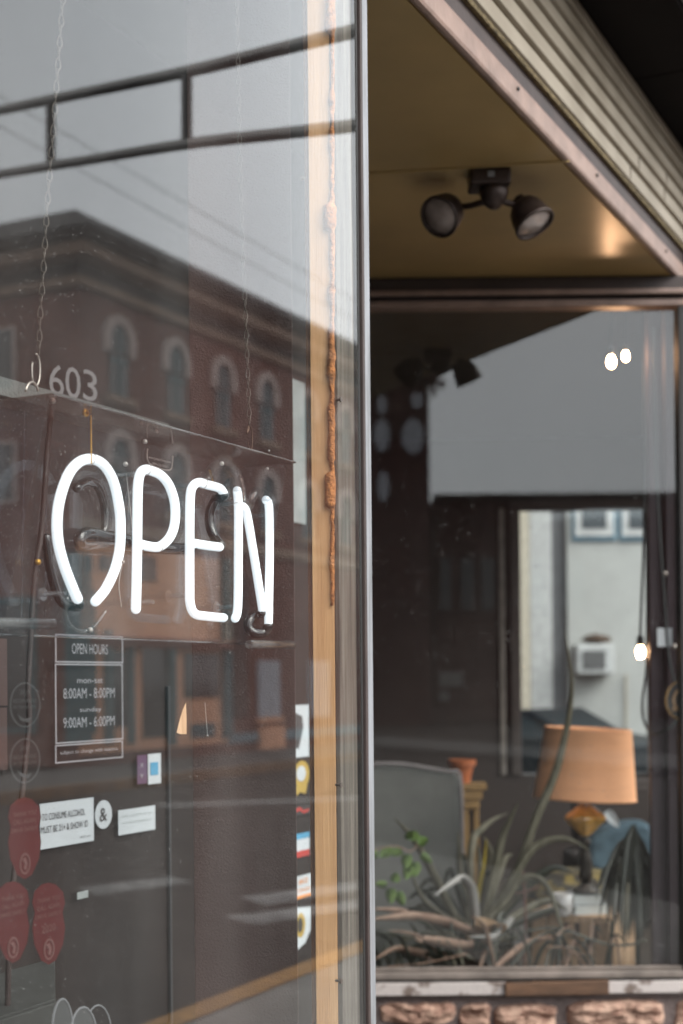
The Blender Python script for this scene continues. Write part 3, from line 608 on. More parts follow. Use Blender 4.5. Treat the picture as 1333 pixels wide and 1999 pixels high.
# ================================================================== neon sign
OT = .10        # plane of the letter tubes
ns = thing('neon_sign', 'white neon sign reading OPEN in a clear acrylic box hung on chains', 'neon sign', FP(320, 1250, .12))
def T(pts, o=OT): return smooth([FP(x, y, o) for x, y in pts], 5)
O_ = [(151, 1169), (143, 1151), (126, 1107), (114, 1062), (111, 1017), (117, 972), (133, 927), (153, 903), (176, 896), (198, 904), (214, 924), (225, 952), (233, 995), (235, 1029), (233, 1074), (223, 1114), (207, 1148), (195, 1164), (186, 1174)]
P_ = [(265, 1189), (267, 1100), (268, 1000), (269, 950), (273, 926), (282, 917), (295, 919), (314, 928), (329, 946), (339, 973), (342, 1001), (339, 1030), (329, 1052), (311, 1067), (293, 1067), (275, 1063)]
E_ = [(436, 963), (428, 953), (403, 946), (388, 942), (376, 950), (371, 973), (370, 1055), (370, 1144), (371, 1178), (380, 1198), (403, 1203), (436, 1206)]
Em = [(379, 1061), (404, 1065), (428, 1068)]
N1 = [(463, 958), (465, 986), (465, 1081), (464, 1183), (459, 1207)]
N2 = [(474, 989), (482, 1005), (495, 1081), (505, 1144), (513, 1195)]
N3 = [(519, 976), (525, 992), (526, 1081), (524, 1218)]
RT = .0094
for nm, pth, oo in (('letter_o', O_, OT), ('letter_p', P_, OT), ('letter_e', E_, OT), ('letter_e_bar', Em, OT), ('letter_n_stem', N1, OT), ('letter_n_diagonal', N2, OT+.012), ('letter_n_stem', N3, OT)):
    b = MB(); b.tube(T(pth, oo), RT, 16, round_end=True); mk(nm, b, 'neon', ns, sm=True)
def dark(path, r=.0105, m='blockout', nm='blockout_and_ghost_tube'):
    b = MB(); b.tube(smooth([FP(x, y, o) for x, y, o in path], 6), r, 14, round_end=True); return mk(nm, b, m, ns, sm=True)
dark([(436, 968, OT), (420, 978, OT+.02), (410, 1000, OT+.03), (410, 1025, OT+.03), (418, 1048, OT+.02), (430, 1064, OT+.004)])
dark([(513, 1197, OT+.012), (500, 1199, OT+.03), (487, 1210, OT+.03), (485, 1225, OT+.03), (497, 1236, OT+.02), (515, 1234, OT+.01), (524, 1222, OT)])
dark([(275, 1064, OT+.004), (255, 1056, OT+.04), (205, 1046, OT+.05), (172, 1040, OT+.05), (156, 1050, OT+.05), (162, 1066, OT+.05), (200, 1066, OT+.05), (300, 1070, OT+.045), (362, 1071, OT+.02), (379, 1062, OT+.004)], .0115)
dark([(519, 974, OT), (512, 962, OT+.015), (500, 960, OT+.03), (490, 975, OT+.035), (484, 990, OT+.03), (475, 990, OT+.014)], .0105, 'rod', 'clear_bend')
dark([(463, 956, OT), (456, 942, OT+.015), (447, 945, OT+.03), (440, 960, OT+.02), (436, 966, OT+.006)], .0105, 'rod', 'clear_bend')
dark([(404, 935, OT+.03), (415, 912, OT+.045), (438, 905, OT+.05), (458, 918, OT+.05), (470, 945, OT+.04), (474, 980, OT+.03)], .009, 'rod', 'clear_bend')
dark([(150, 952, OT+.04), (168, 942, OT+.05), (190, 948, OT+.05), (204, 985, OT+.05), (205, 1025, OT+.05), (200, 1040, OT+.05)], .009)  # dark arc modelled in place of the ghost reflection inside the O
dark([(131, 1170, OT+.04), (128, 1205, OT+.05), (145, 1228, OT+.05), (165, 1232, OT+.05), (185, 1222, OT+.04), (205, 1195, OT+.03)], .004, 'rod', 'clear_bend')
dark([(155, 1179, OT+.006), (150, 1185, OT+.03), (120, 1175, OT+.055), (100, 1120, OT+.06), (90, 1050, OT+.06)], .0085)
# lead wires
for pth in ([(239, 1098, OT+.02), (232, 1140, OT+.03), (237, 1185, OT+.03)], [(246, 925, OT+.02), (250, 960, OT+.04), (258, 1030, OT+.05)]):
    b = MB(); b.tube(T([(x, y) for x, y, _ in pth], OT+.03), .0011, 6); mk('lead_wire', b, 'clearlabel', ns)
# binding wires round the letters
for (x, y) in ((178, 897), (287, 917), (397, 944), (464, 984), (526, 1196), (144, 1152), (207, 1148), (311, 1067)):
    c = FP(x, y, OT); ring_ = [c+(D*math.cos(a)+N*math.sin(a)*.9+UP*math.sin(a*2+1)*.15)*.0107 for a in [i*math.pi/8 for i in range(16)]]
    if (x, y) in ((287, 917), (397, 944), (178, 897), (311, 1067)): ring_ = [c+(UP*math.cos(a)+N*math.sin(a)+D*math.sin(a+1)*.3)*.0107 for a in [i*math.pi/8 for i in range(16)]]
    b = MB(); b.tube(ring_, .0007, 5, closed=True); mk('binding_wire', b, 'clearlabel', ns)
# stand-offs with ribbed rods between back sheet and tubes
for (x, y) in ((128, 1158), (300, 1172+3), (368, 948), (463, 982), (527, 1005), (370, 1162), (462, 1184), (524, 1200), (262, 925)):
    b = MB(); c0 = FP(x, y, OT+.012); L = .048; pth = []; rad = []
    for i in range(26): pth.append(c0+N*(L*i/25)); rad.append(.0052 if i % 2 else .0040)
    b.tube(pth, rad, 10); so_ = mk('stand_off', b, 'rod', ns, sm=False)
    b = MB(); b.lathe([(.012, 0), (.012, .003)], c0+N*L, N, 14); mk('foot', b, 'rod', so_)
# acrylic box
def box_s(px, o): return (FP(px, 1000, o).y-fc(0, o, 0).y)/.8943
OF, OB = .035, .168
sL, sR = box_s(105, OF), box_s(578, OF)
zT = FP(300, 827, OF).z; zB = FP(520, 1252, OF).z
b = MB(); b.fbox(sL, sR, OF, OB, zT, zT+.004); mk('top_sheet', b, 'acrylic_top', ns)
b = MB(); b.fbox(sL, sR, OB+.0005, OB+.0045, zB, zT+.004); mk('back_sheet', b, 'acrylic', ns)
b = MB(); b.prism([fc(sR-.004, OB, zT-.001), fc(sR-.004, OB, zB), fc(sR-.004, OB-.02, zB), fc(sR-.004, OF+.02, zT-.001)], D*.004); mk('side_sheet', b, 'acrylic', ns)
b = MB(); b.prism([fc(sL, OB, zT-.001), fc(sL, OB, zB), fc(sL, OB-.02, zB), fc(sL, OF+.01, zT-.001)], D*.004); mk('side_sheet', b, 'acrylic', ns)
for (sa_, sb_, oa, ob, za) in ((sL, sR, OF, OF, zT), (sR-.002, sR-.002, OF, OB, zT)):
    b = MB(); b.tube([fc(sa_, oa, za+.002), fc(sb_, ob, za+.002)], .0019, 6); mk('polished_and_ghost_edge', b, 'rod', ns)
b = MB(); b.tube([fc(sL, OB, zB), fc(sR, OB, zB)], .0022, 6); mk('polished_and_ghost_edge', b, 'rod', ns)
for (p0, p1, y0, y1, o) in ((486, 571, 1258, 1259, .10), (-30, 103, 1216, 1218, .10)):
    b = MB(); a0, a1 = FP(p0, y0, o), FP(p1, y1, o); dd = (a1-a0).normalized()
    b.lathe([(.0075, 0), (.0095, 0), (.0095, (a1-a0).length), (.0075, (a1-a0).length), (.0075, 0)], a0, dd, 18, False); mk('rod_end', b, 'rod', ns, sm=False)
for x in (45, 90):
    b = MB(); b.tube([FP(x+4, 776, OB+.01), FP(x-3, 1210, OB+.01)], .0014, 6); mk('polished_and_ghost_edge', b, 'rod', ns)  # upright lines modelled in place of the box's ghost reflection
for (x, y, r_) in ((102, 782, .006), (276, 827, .0035), (305, 842, .0035), (283, 862, .0045), (433, 905, .0045), (176, 1230, .005), (245, 906, .0045), (240, 1097, .003), (522, 915, .003), (525, 880, .0025)):
    b = MB(); b.ball(FP(x, y, OF+.03), r_, 8); mk('glue_drop', b, 'clearlabel', ns)
words(ns, [('www.JantecNeon.com', 312, 898, 44, 7), ('909-626-0001', 312, 908, 28, 5)], OB-.004, 'clearlabel', 'maker_print')
b = MB(); b.tube(T([(288, 876), (287, 893), (293, 906), (312, 915), (329, 918), (335, 912), (337, 890)], OB-.004), .0016, 6); mk('maker_mark', b, 'clearlabel', ns)
b = MB(); b.leaf([FP(409, 918, .13), FP(413, 930, .13), FP(417, 942, .13)], .006); mk('tape_scrap', b, 'brassdull', ns)
# power cord
b = MB(); b.tube(smooth([FP(x, y, .16) for x, y in ((106, 778), (98, 820), (92, 880), (87, 960), (79, 1050), (68, 1120), (61, 1230), (55, 1340), (57, 1400), (50, 1480), (42, 1560), (30, 1680), (18, 1830), (13, 2080))], 6), .0052, 10)
cd = mk('power_cord', b, 'cord', ns, sm=True)
b = MB(); b.ball(FP(74, 1097, .15), .0055, 8); mk('switch_bead', b, 'brass', cd)
# hanging chains
def link_mesh():
    b = MB(); pts = []
    for i in range(20):
        a = 2*math.pi*i/20; pts.append(Vector((.0042*math.sin(a)*(1-.25*math.cos(a)), .0012*math.sin(2*a), .0115*math.cos(a))))
    b.tube(pts, .0011, 6, closed=True); return build_mesh('link', b, 'chain', Vector((0, 0, 0)), True)
lm = link_mesh()
def chain(name, pts, o, label):
    pp = smooth([FP(x, y, o) for x, y in pts], 20); ls = [0]
    for i in range(1, len(pp)): ls.append(ls[-1]+(pp[i]-pp[i-1]).length)
    t = thing(name, label, 'chain', pp[0], 'chains holding the neon sign'); n = int(ls[-1]/.0205)
    for k in range(n):
        L = (k+.5)*.0205; i = next(j for j in range(1, len(pp)) if ls[j] >= L or j == len(pp)-1); f = (L-ls[i-1])/max(1e-9, ls[i]-ls[i-1])
        inst('link', lm, t, pp[i-1].lerp(pp[i], f), (0, R(2), R(25 if k % 2 else 115)))
    return t
c_r = chain('sign_chain', [(487, 832), (484, 750), (480, 640), (475, 520), (470, 380), (466, 200), (462, 0), (460, -160)], .11, 'wire chain holding up the right end of the neon sign')
b = MB(); b.tube(smooth([FP(x, y, .11) for x, y in ((487, 834), (482, 846), (485, 832), (491, 838), (492, 868), (488, 880), (484, 868), (483, 862))], 5), .0016, 8); mk('hook', b, 'bronze', c_r, sm=True)
c_l = chain('sign_chain', [(76, 690), (78, 620), (85, 520), (92, 400), (104, 250), (118, 60), (128, -80)], .13, 'wire chain holding up the left end of the neon sign')
b = MB(); b.tube([FP(68+8*math.sin(a)+2, 722-31*math.cos(a), .13) for a in [i*2*math.pi/24 for i in range(21)]], .0016, 8); mk('hook', b, 'ring', c_l, sm=True)
b = MB(); b.tube([FP(62+12*math.cos(a), 768-22*math.sin(a), .13) for a in [R(10)+i*R(160)/12 for i in range(13)]], .0021, 8); mk('hook', b, 'ring', c_l, sm=True)
# gold bead pull chain
t = thing('bead_chain', 'gold bead chain hanging from a washer over the top of the letter O', 'bead chain', FP(178, 905, OT-.02))
b = MB(); b.lathe([(.0035, 0), (.0068, 0), (.0075, .003), (.0068, .006), (.0035, .006), (.0035, 0)], FP(170, 805, OT-.022), N, 18, False); b.ball(FP(170, 805, OT-.018), .0042, 8); mk('washer', b, 'brass', t, sm=True)
b = MB(); 
for k in range(24): b.ball(FP(177+k*.06, 812+k*4.0, OT-.0215+(.002 if k < 3 else 0)), .0017, 6)
o_ = mk('beads', b, 'brass', t, kind='stuff')
# scrap of tape on the glass, thread
b = MB(); b.prism(fpoly([(363, 1372), (357, 1385), (351, 1405), (345, 1430), (352, 1433), (364, 1433), (364, 1400)][::-1], .2), N*.0006); mk('paper_scrap', b, 'crate', label='torn tan scrap of paper hanging by the mauve board', cat='scrap')
b = MB(); b.tube([FP(400, 1372, .25), FP(402, 1400, .25), FP(405, 1435, .25)], .0008, 5); b.ball(FP(405, 1436, .25), .0022, 6); mk('thread', b, 'clearlabel', label='thin pale thread hanging in front of the mauve board', cat='thread')
# ================================================================== across the street, mirrored in the near pane
sf = thing('steel_frame', 'black steel ladder frame raised over the street on a pole', 'frame', fc(2, -1.5, 0))
def tv(px, py, Z): return mirF(P(px, py, Z))
def zf(px): return 1/((1/8.9)+(px/695)*((1/6.0)-(1/8.9)))     # straight line in space
def rl(px, up):
    y = (215+(140-215)*px/365 if px < 365 else 140+(60-140)*(px-365)/330) if up else (340+(281-340)*px/365 if px < 365 else 281+(245-281)*(px-365)/330)
    return tv(px, y, zf(px))
for up in (True, False):
    b = MB(); b.tube(smooth([rl(x, up) for x in (-330, -150, 0, 180, 365, 530, 700, 775)], 4), .031 if up else .028, 10); mk('rail', b, 'steel', sf, sm=True)
for x in (-170, 100, 366, 640+160):
    b = MB(); b.tube([rl(x, True), rl(x, False)], .028, 10); mk('rung', b, 'steel', sf)
pp = rl(-330, True); b = MB(); b.tube([pp, Vector((pp.x, pp.y, -.1))], .05, 12); mk('pole', b, 'steel', sf)
pp = rl(775, True); b = MB(); b.tube([pp, pp+N*.95], .03, 10); mk('bracket', b, 'steel', sf)
# brick building with hipped roof
bd = thing('brick_building', 'red brick corner building with arched windows and a dark hipped roof across the street', 'building', fc(24, -14.2, 0))
OB3 = -14.2
def sv(px, py=700): 
    # s position on the building front seen mirrored at px in the near pane
    a, _ = AB(px, py); Z = (1.5893+1.1182*14.2)/(.5004-a); return (Z-(A+N*14.2).y)/.8943
s0b, s1b = sv(152, 480), sv(152, 480)+26
def gb(sa_, sb_, oa, ob, za, zb, nm, m, par=bd, bev=.0):
    b = MB(); b.fbox(sa_, sb_, oa, ob, za, zb); return mk(nm, b, m, par, bevel=bev)
WN = [sv(230), sv(341), sv(433), sv(518), sv(597), sv(670)]
wall = gb(s0b, s1b, -26, OB3, 0, 8.65, 'wall', 'brick603')
gb(s0b-.15, s1b, -26.2, OB3+.15, 8.651, 8.82, 'frieze', 'cornice', bev=.02)
gb(s0b-.10, s1b, -26.1, OB3+.10, 8.821, 9.06, 'frieze_band', 'cornice_dark')
gb(s0b-.55, s1b, -26.5, OB3+.55, 9.061, 9.30, 'cornice', 'cornice', bev=.04)
gb(s0b-.75, s1b, -26.7, OB3+.75, 9.301, 9.42, 'eave', 'cornice_dark', bev=.02)
b = MB(); e0, e1 = s0b-.85, s1b; oa, ob = OB3+.85, -26.8
b.hexa([fc(e0, oa, 9.421), fc(e0, ob, 9.421), fc(e1, ob, 9.421), fc(e1, oa, 9.421), fc(e0+1.0, oa-1.0, 10.1), fc(e0+1.0, ob+1.0, 10.1), fc(e1, ob+1.0, 10.1), fc(e1, oa-1.0, 10.1)]); mk('roof', b, 'roof', bd)
gb(s0b-.05, s1b, OB3, OB3+.08, 4.3, 4.5, 'belt_course', 'cornice')
def arched(sc, z0, z1, w, par=bd, on=OB3, glass='glassdark'):
    def arc(hw, zb, zt, o): 
        pts = [fc(sc-hw, o, zb)]+[fc(sc-hw*math.cos(a), o, zt-hw+hw*math.sin(a)) for a in [i*math.pi/14 for i in range(15)]]+[fc(sc+hw, o, zb)]
        return pts
    b = MB(); out_ = arc(w*.86, z1-w*.9, z1+w*.36, on); inn = arc(w/2+.03, z1-w*.9, z1+.03, on); b.ring(out_, inn, N*.09); f = mk('window', b, 'stonetrim', par)
    b = MB(); b.prism(arc(w/2, z0, z1, on+.004), N*.03); g = mk('pane', b, glass, f)
    b = MB(); b.fbox(sc-.03, sc+.03, on+.035, on+.06, z0, z1-.02); b.fbox(sc-w/2, sc+w/2, on+.036, on+.058, (z0+z1)/2-.03, (z0+z1)/2+.03); mk('glazing_bar', b, 'teal', f)
    b = MB(); b.fbox(sc-w*.8, sc+w*.8, on, on+.14, z0-.14, z0-.001); mk('sill', b, 'cornice', f)
for i, sc in enumerate(WN): arched(sc, 6.85, 8.18, .58)
for i, sc in enumerate(WN): arched(sc, 4.85, 6.05, .58)
# windows on the corner's other side
for k_ in range(3):
    b = MB(); oo = OB3-1.7-k_*2.4
    for za, zb in ((6.9, 8.1), (4.85, 6.0)):
        b = MB(); b.fbox(s0b-.05, s0b-.001, oo-.3, oo+.3, za, zb); f = mk('window', b, 'stonetrim', bd)
        b = MB(); b.fbox(s0b-.06, s0b-.051, oo-.22, oo+.22, za+.06, zb-.06); mk('pane', b, 'glassdark', f)
    b = MB(); b.fbox(s0b-.06, s0b-.001, oo-.7, oo+.7, .6, 3.1); f = mk('window', b, 'teal', bd); b = MB(); b.fbox(s0b-.07, s0b-.061, oo-.6, oo+.6, .7, 3.); mk('pane', b, 'glassdark', f)
# ground floor shop front in peach and teal
def gp(p0, p1, y0, y1, m, nm, dep=.1, off=0.):
    za = 1.5-AB((p0+p1)/2, y1)[1]*((1.5893+1.1182*14.2)/(.5004-AB((p0+p1)/2, y1)[0])); zb = 1.5-AB((p0+p1)/2, y0)[1]*((1.5893+1.1182*14.2)/(.5004-AB((p0+p1)/2, y0)[0]))
    b = MB(); b.fbox(sv(p0, 1200), sv(p1, 1200), OB3+off+.001, OB3+off+dep, max(0, za), zb); return mk(nm, b, m, bd, bevel=.01)
gp(152, 440, 1075, 1462, 'peach', 'shop_front', .06)
for p0, p1, y0, y1 in ((120, 165, 1080, 1450), (195, 206, 1230, 1452), (240, 248, 1250, 1452), (318, 330, 1250, 1455), (426, 440, 1090, 1440)): gp(p0, p1, y0, y1, 'teal', 'post', .12, .06)
for p0, p1, y0, y1, m in ((206, 238, 1270, 1420, 'glassdark'), (271, 317, 1262, 1440, 'glassdark'), (352, 422, 1275, 1362, 'glassdark'), (365, 412, 1412, 1440, 'teal'), (172, 180, 1150, 1430, 'teal'), (262, 300, 1085, 1135, 'glassdark'), (190, 226, 1085, 1115, 'glassdark')): gp(p0, p1, y0, y1, m, 'pane', .03, .062)
gp(160, 440, 1246, 1266, 'brick603', 'sign_band', .16, .06)
b_ = gp(500, 543, 1290, 1400, 'palewin', 'window', .05); gp(497, 546, 1401, 1410, 'peach', 'sill', .1)
gp(440, 700, 1424, 1442, 'steelblue', 'band', .05); gp(500, 545, 1418, 1462, 'peach', 'plinth_block', .14)
gp(455, 480, 1120, 1400, 'mauve', 'downpipe', .05)
gp(600, 640, 1290, 1400, 'palewin', 'window', .05)
# street furniture mirrored low in the pane: a low pale kerb island
for i, (oo, zz0) in enumerate(((-5.0, 10.6), (-5.0, 11.3), (-5.0, 12.2))):
    pass
for dz in (0, .35): wl = MB(); wl.tube([fc(-20, -9, 8.2+dz), fc(20, -9.6, 7.9+dz), fc(60, -9, 8.3+dz)], .006, 5); mk('power_line', wl, 'steel', label='upper of two thin power lines strung over the street' if dz else 'lower of two thin power lines strung over the street', cat='wire', group='power lines')
# ================================================================== behind the camera, mirrored in the alcove window
def wv(px, py, Z): return mirW(P(px, py, Z))
def vbox(px0, px1, py0, py1, Z, dep, nm, m, par):
    ym = (py0+(py1 or 1400))/2; p = P(px0, ym, Z); q = P(px1, ym, Z); zt = P((px0+px1)/2, py0, Z).z; zb = P((px0+px1)/2, py1, Z).z if py1 else -.15
    b = MB(); y = 2*WY-Z; b.box(p.x, q.x, y-dep, y, max(-.15, zb), zt); return mk(nm, b, m, par)
lb = thing('low_brick_building', 'long low dark brick building with a flat roof behind the photographer', 'building', wv(1000, 1400, 58))
vbox(848, 1420, 968, None, 58, 12, 'wall', 'brickdark', lb)
vbox(846, 1422, 962, 972, 57.8, .3, 'parapet', 'cornice_dark', lb)
for p0, p1, y0, y1 in ((900, 925, 1090, 1190), (860, 880, 1090, 1190), (940, 965, 1090, 1190), (1020, 1060, 1090, 1190), (1100, 1140, 1090, 1190)):
    f = vbox(p0, p1, y0, y1, 57.9, .08, 'window', 'glassdark', lb)
vbox(858, 902, 1312, 1340, 57.9, .2, 'sign_board', 'pale', lb); vbox(858, 876, 1350, 1368, 57.9, .2, 'sign_board', 'pale', lb)
vbox(790, 975, 1385, 1480, 57.5, .3, 'plinth', 'mauve', lb)
tb = thing('tall_brick_building', 'tall dark red brick building with a bracketed cornice behind the photographer', 'building', wv(780, 1400, 52))
vbox(690, 838, 420, None, 52, 12, 'wall', 'brickdark', tb)
vbox(690, 868, 690, 715, 51.5, 2, 'cornice', 'brickdark', tb); vbox(690, 856, 715, 740, 51.6, 1.5, 'cornice', 'brickdark', tb); vbox(690, 915, 560, 690, 51.4, 2.5, 'upper_storey', 'brickdark', tb)
for x in (842, 858):
    vbox(x, x+10, 740, 770 if x < 850 else 755, 51.7, .4, 'bracket', 'brickdark', tb)
for cx, cy, rx, ry in ((806, 852, 22, 34), (745, 850, 16, 32), (814, 782, 12, 16), (745, 790, 10, 18), (748, 950, 12, 30)):
    b = MB(); pts = [wv(cx+rx*math.cos(a), cy+ry*math.sin(a), 51.95) for a in [i*2*math.pi/20 for i in range(20)]]; b.prism(pts, (0, .03, 0)); mk('window', b, 'palewin', tb)
# ================================================================== seen through the back window: side street
b = MB(); b.box(-12, 20, 11.3, 40, -.45, -.30); struct('side_street', b, 'asphalt')
WB = 26.
def q3(p0, p1, y0, y1, Z, dep, nm, m, par, bev=0, sub=None):
    Q = Z-dep; a_ = P(p0, (y0+y1)/2, Q); c_ = P(p1, (y0+y1)/2, Q); zt = P((p0+p1)/2, y0, Q).z; zb = P((p0+p1)/2, y1, Q).z
    b = MB(); b.box(a_.x, c_.x, Z-dep, Z, zb, zt); return mk(nm, b, m, par, bevel=bev)
wbd = thing('white_building', 'white painted building with blue trimmed windows seen through the back window', 'building', P(1150, 1500, WB))
q3(1108, 1420, 700, 1620, WB+8, 8, 'wall', 'whitewall', wbd)
q3(1036, 1078, 985, 1500, WB+.5, .5, 'corner_board', 'acwhite', wbd); q3(1078, 1107, 985, 1500, WB+.7, .5, 'side_wall', 'greywall', wbd)
for p0, p1 in ((1116, 1204), (1208, 1290)):
    f = q3(p0, p1, 940, 1056, WB-.001, .06, 'window', 'bluetrim', wbd, .03)
    q3(p0+6, p1-6, 944, 1047, WB-.062, .03, 'casing', 'acwhite', f, .02); q3(p0+20, p1-20, 960, 1031, WB-.093, .02, 'pane', 'glassdark', f)
nb = thing('dark_neighbour_building', 'dark brick building beside the white one seen through the back window', 'building', P(990, 1500, 24))
q3(900, 1010, 700, 1600, 28, 4, 'wall', 'cornice_dark', nb); q3(974, 985, 700, 1500, 23.95, .12, 'downpipe', 'creamtrim', nb)
q3(1016, 1034, 800, 1500, 24.2, .25, 'corner_trim', 'creamtrim', nb)
ac = thing('air_conditioner', 'boxy white air conditioner jutting from the white building', 'air conditioner', P(1163, 1316, WB-.5))
q3(1126, 1200, 1257, 1316, WB-.001, .5, 'casing', 'acwhite', ac, .03); q3(1138, 1182, 1270, 1305, WB-.502, .03, 'grille', 'acgrille', ac)
b = MB(); c = P(1165, 1254, WB-.25); b.lathe([(.27, 0), (.26, .05), (.18, .11), (.05, .13)], c, n=14)
for v in b.v: v += Vector((noise.noise(v*9), noise.noise(v*7), abs(noise.noise(v*11))))*.06
mk('bird_nest', b, 'nest', label='brown untidy nest sitting on the air conditioner', cat='nest')
b = MB(); b.tube([P(1222, 1316, WB-.05), P(1222, 1450, WB-.05)], .02, 6); mk('drip_pipe', b, 'creamtrim', wbd)
# parked car
cl = P(1018, 1500, 21); cl.z = -.30
car = thing('parked_car', 'dark parked car in the side street beyond the back window', 'car', cl); WL[car.name] = Vector((0, 0, 0)); car.rotation_euler = (0, 0, R(-38))
prof = [(-2.1, .35), (-2.15, .6), (-2.05, .82), (-1.2, .95), (-.6, 1.34), (.6, 1.38), (1.3, 1.02), (2.05, .92), (2.12, .6), (2.1, .3)]
b = MB(); b.prism([(x, -.82, z) for x, z in prof], (0, 1.64, 0)); ob_ = mk('body', b, 'carpaint', car, bevel=.07, org=Vector((0, 0, 0)))
for sgn in (-1, 1):
    b = MB(); b.prism([(-1.0, .825*sgn, .98), (-.55, .825*sgn, 1.28), (.0, .825*sgn, 1.3), (.0, .825*sgn, .98)], (0, .006*sgn, 0)); mk('side_window', b, 'glassdark', car, org=Vector((0, 0, 0)))
    b = MB(); b.prism([(.06, .825*sgn, .98), (.06, .825*sgn, 1.3), (.55, .825*sgn, 1.3), (1.05, .825*sgn, .99)], (0, .006*sgn, 0)); mk('side_window', b, 'glassdark', car, org=Vector((0, 0, 0)))
    for x in (-1.35, 1.35):
        b = MB(); b.lathe([(.2, -.1), (.3, -.1), (.33, -.05), (.33, .05), (.3, .1), (.2, .1), (.2, -.1)], (x, .76*sgn, .33), (0, 1, 0), 24, False); w_ = mk('wheel', b, 'tyre', car, org=Vector((0, 0, 0)))
        b = MB(); b.lathe([(.02, -.06), (.2, -.075), (.2, .075), (.02, .06)], (x, .76*sgn, .33), (0, 1, 0), 16); mk('rim', b, 'hub', w_, org=Vector((0, 0, 0)))
    b = MB(); b.box(-2.16, -2.07, .5*sgn-.16, .5*sgn+.16, .62, .76); mk('headlight', b, 'headlight', car, org=Vector((0, 0, 0)), bevel=.02)
b = MB(); b.prism([(-1.18, -.7, .985), (-1.18, .7, .985), (-.64, .62, 1.345), (-.64, -.62, 1.345)], (-.02, 0, .02)); mk('windscreen', b, 'glassdark', car, org=Vector((0, 0, 0)))
# ================================================================== room behind the alcove window
co_ = thing('column', 'dark purple brown column inside the right end of the alcove window', 'column', (1.45, 6.5, 0))
b = MB(); b.box(P(1270, 1400, 6.45).x, P(1270, 1400, 6.45).x+.30, 6.45, 6.50, 0, 3.29); mk('shaft', b, 'column', co_, bevel=.004)
b = MB(); b.box(P(1300, 1400, 6.42).x, P(1300, 1400, 6.42).x+.28, 6.38, 6.449, 0, 3.28); mk('facing', b, 'column', co_, bevel=.004)
def rq(p0, p1, y0, y1, Z, dep, nm, m, par=None, bev=.002, **k):
    a_ = P(p0, (y0+y1)/2, Z); c_ = P(p1, (y0+y1)/2, Z); zt = P((p0+p1)/2, y0, Z).z; zb = P((p0+p1)/2, y1, Z).z
    b = MB(); b.box(a_.x, c_.x, Z, Z+dep, zb, zt); return mk(nm, b, m, par, bevel=bev, **k)
rq(1283, 1312, 1226, 1262, 6.372, .003, 'paper_note', 'paper', label='small white note pinned to the dark column', cat='note', bev=0)
bdg = thing('shop_badge', 'round black badge with a gold ring on the right end of the alcove glass', 'badge', P(1325, 1400, WY+.01))
def wo(cx, cy, rx, ry, Z): return [P(cx+rx*math.cos(a), cy+ry*math.sin(a), Z) for a in [i*2*math.pi/28 for i in range(28)]]
b = MB(); b.ring(wo(1329, 1367, 30, 38, WY+.012), wo(1329, 1367, 27.5, 35.5, WY+.012), (0, .001, 0)); mk('gold_ring', b, 'brassdull', bdg)
b = MB(); b.prism(wo(1329, 1367, 27, 35, WY+.012), (0, .001, 0)); mk('disc', b, 'paper_black', bdg)
b = MB(); b.ring(wo(1330, 1366, 17, 22, WY+.0105), wo(1330, 1366, 12, 16, WY+.0105), (0, .001, 0)); b.prism([P(x, y, WY+.0105) for x, y in ((1313, 1380), (1345, 1380), (1345, 1388), (1313, 1388))], (0, .001, 0)); mk('emblem', b, 'crate', bdg)
b = MB(); put_text(b, 'C', P(1330, 1366, WY+.010), .035, .022, Vector((1, 0, 0))); mk('letter', b, 'paper', bdg)
# armchair
AC = 7.25
ch = thing('armchair', 'grey upholstered wing armchair behind the plants', 'armchair', P(800, 1950, AC))
def cpt(px, py, Z=AC): return P(px, py, Z)
b = MB(); outl = [(640, 1520), (690, 1500), (740, 1491), (790, 1492), (840, 1500), (875, 1506), (893, 1506), (900, 1530), (903, 1650), (906, 1800), (908, 1960), (640, 1960)]
b.prism([cpt(x, y) for x, y in outl][::-1], (0, .14, 0)); mk('backrest', b, 'chair', ch, bevel=.03)
b = MB(); b.tube(smooth([cpt(x, y, AC-.012) for x, y in outl[:-1]], 4), .009, 8); mk('piping', b, 'piping', ch, sm=True)
b = MB(); b.box(cpt(640, 1900).x, cpt(905, 1900).x, AC+.15, AC+.65, .18, .42); mk('seat', b, 'chair', ch, bevel=.04)
for x in (640, 880):
    b = MB(); b.box(cpt(x, 1900).x, cpt(x, 1900).x+.08, AC+.14, AC+.68, .15, .62); mk('arm', b, 'chair', ch, bevel=.03)
for x in (650, 895):
    for yy in (AC+.05, AC+.6):
        b = MB(); b.lathe([(.015, .012), (.024, .17)], (cpt(x, 1900).x, yy, 0), n=10); mk('leg', b, 'darkwood', ch)
# stand with pot
t = thing('plant_stand', 'yellow pine pedestal stand behind the armchair', 'stand', P(918, 1900, 8.1))
rq(897, 950, 1530, 1542, 8.0, .16, 'top', 'standwood', t); rq(903, 942, 1543, 1560, 8.01, .12, 'moulding', 'standwood', t); rq(903, 936, 1561, 1580, 8.02, .10, 'capital', 'standwood', t, .008)
rq(906, 916, 1581, 1780, 8.03, .03, 'leg', 'standwood', t); rq(926, 936, 1581, 1780, 8.03, .03, 'leg', 'standwood', t); rq(917, 925, 1581, 1780, 8.06, .02, 'back_panel', 'darkwood', t); rq(895, 945, 1781, 1840, 8.0, .15, 'base', 'standwood', t)
b = MB(); c = P(902, 1529, 8.08); b.lathe([(.045, 0), (.066, .10), (.078, .10), (.080, .135), (.070, .135), (.064, .11), (.04, .02)], c, n=24, caps=True); mk('flower_pot', b, 'terracotta', label='orange terracotta pot standing on the pine pedestal', cat='flower pot', sm=False)
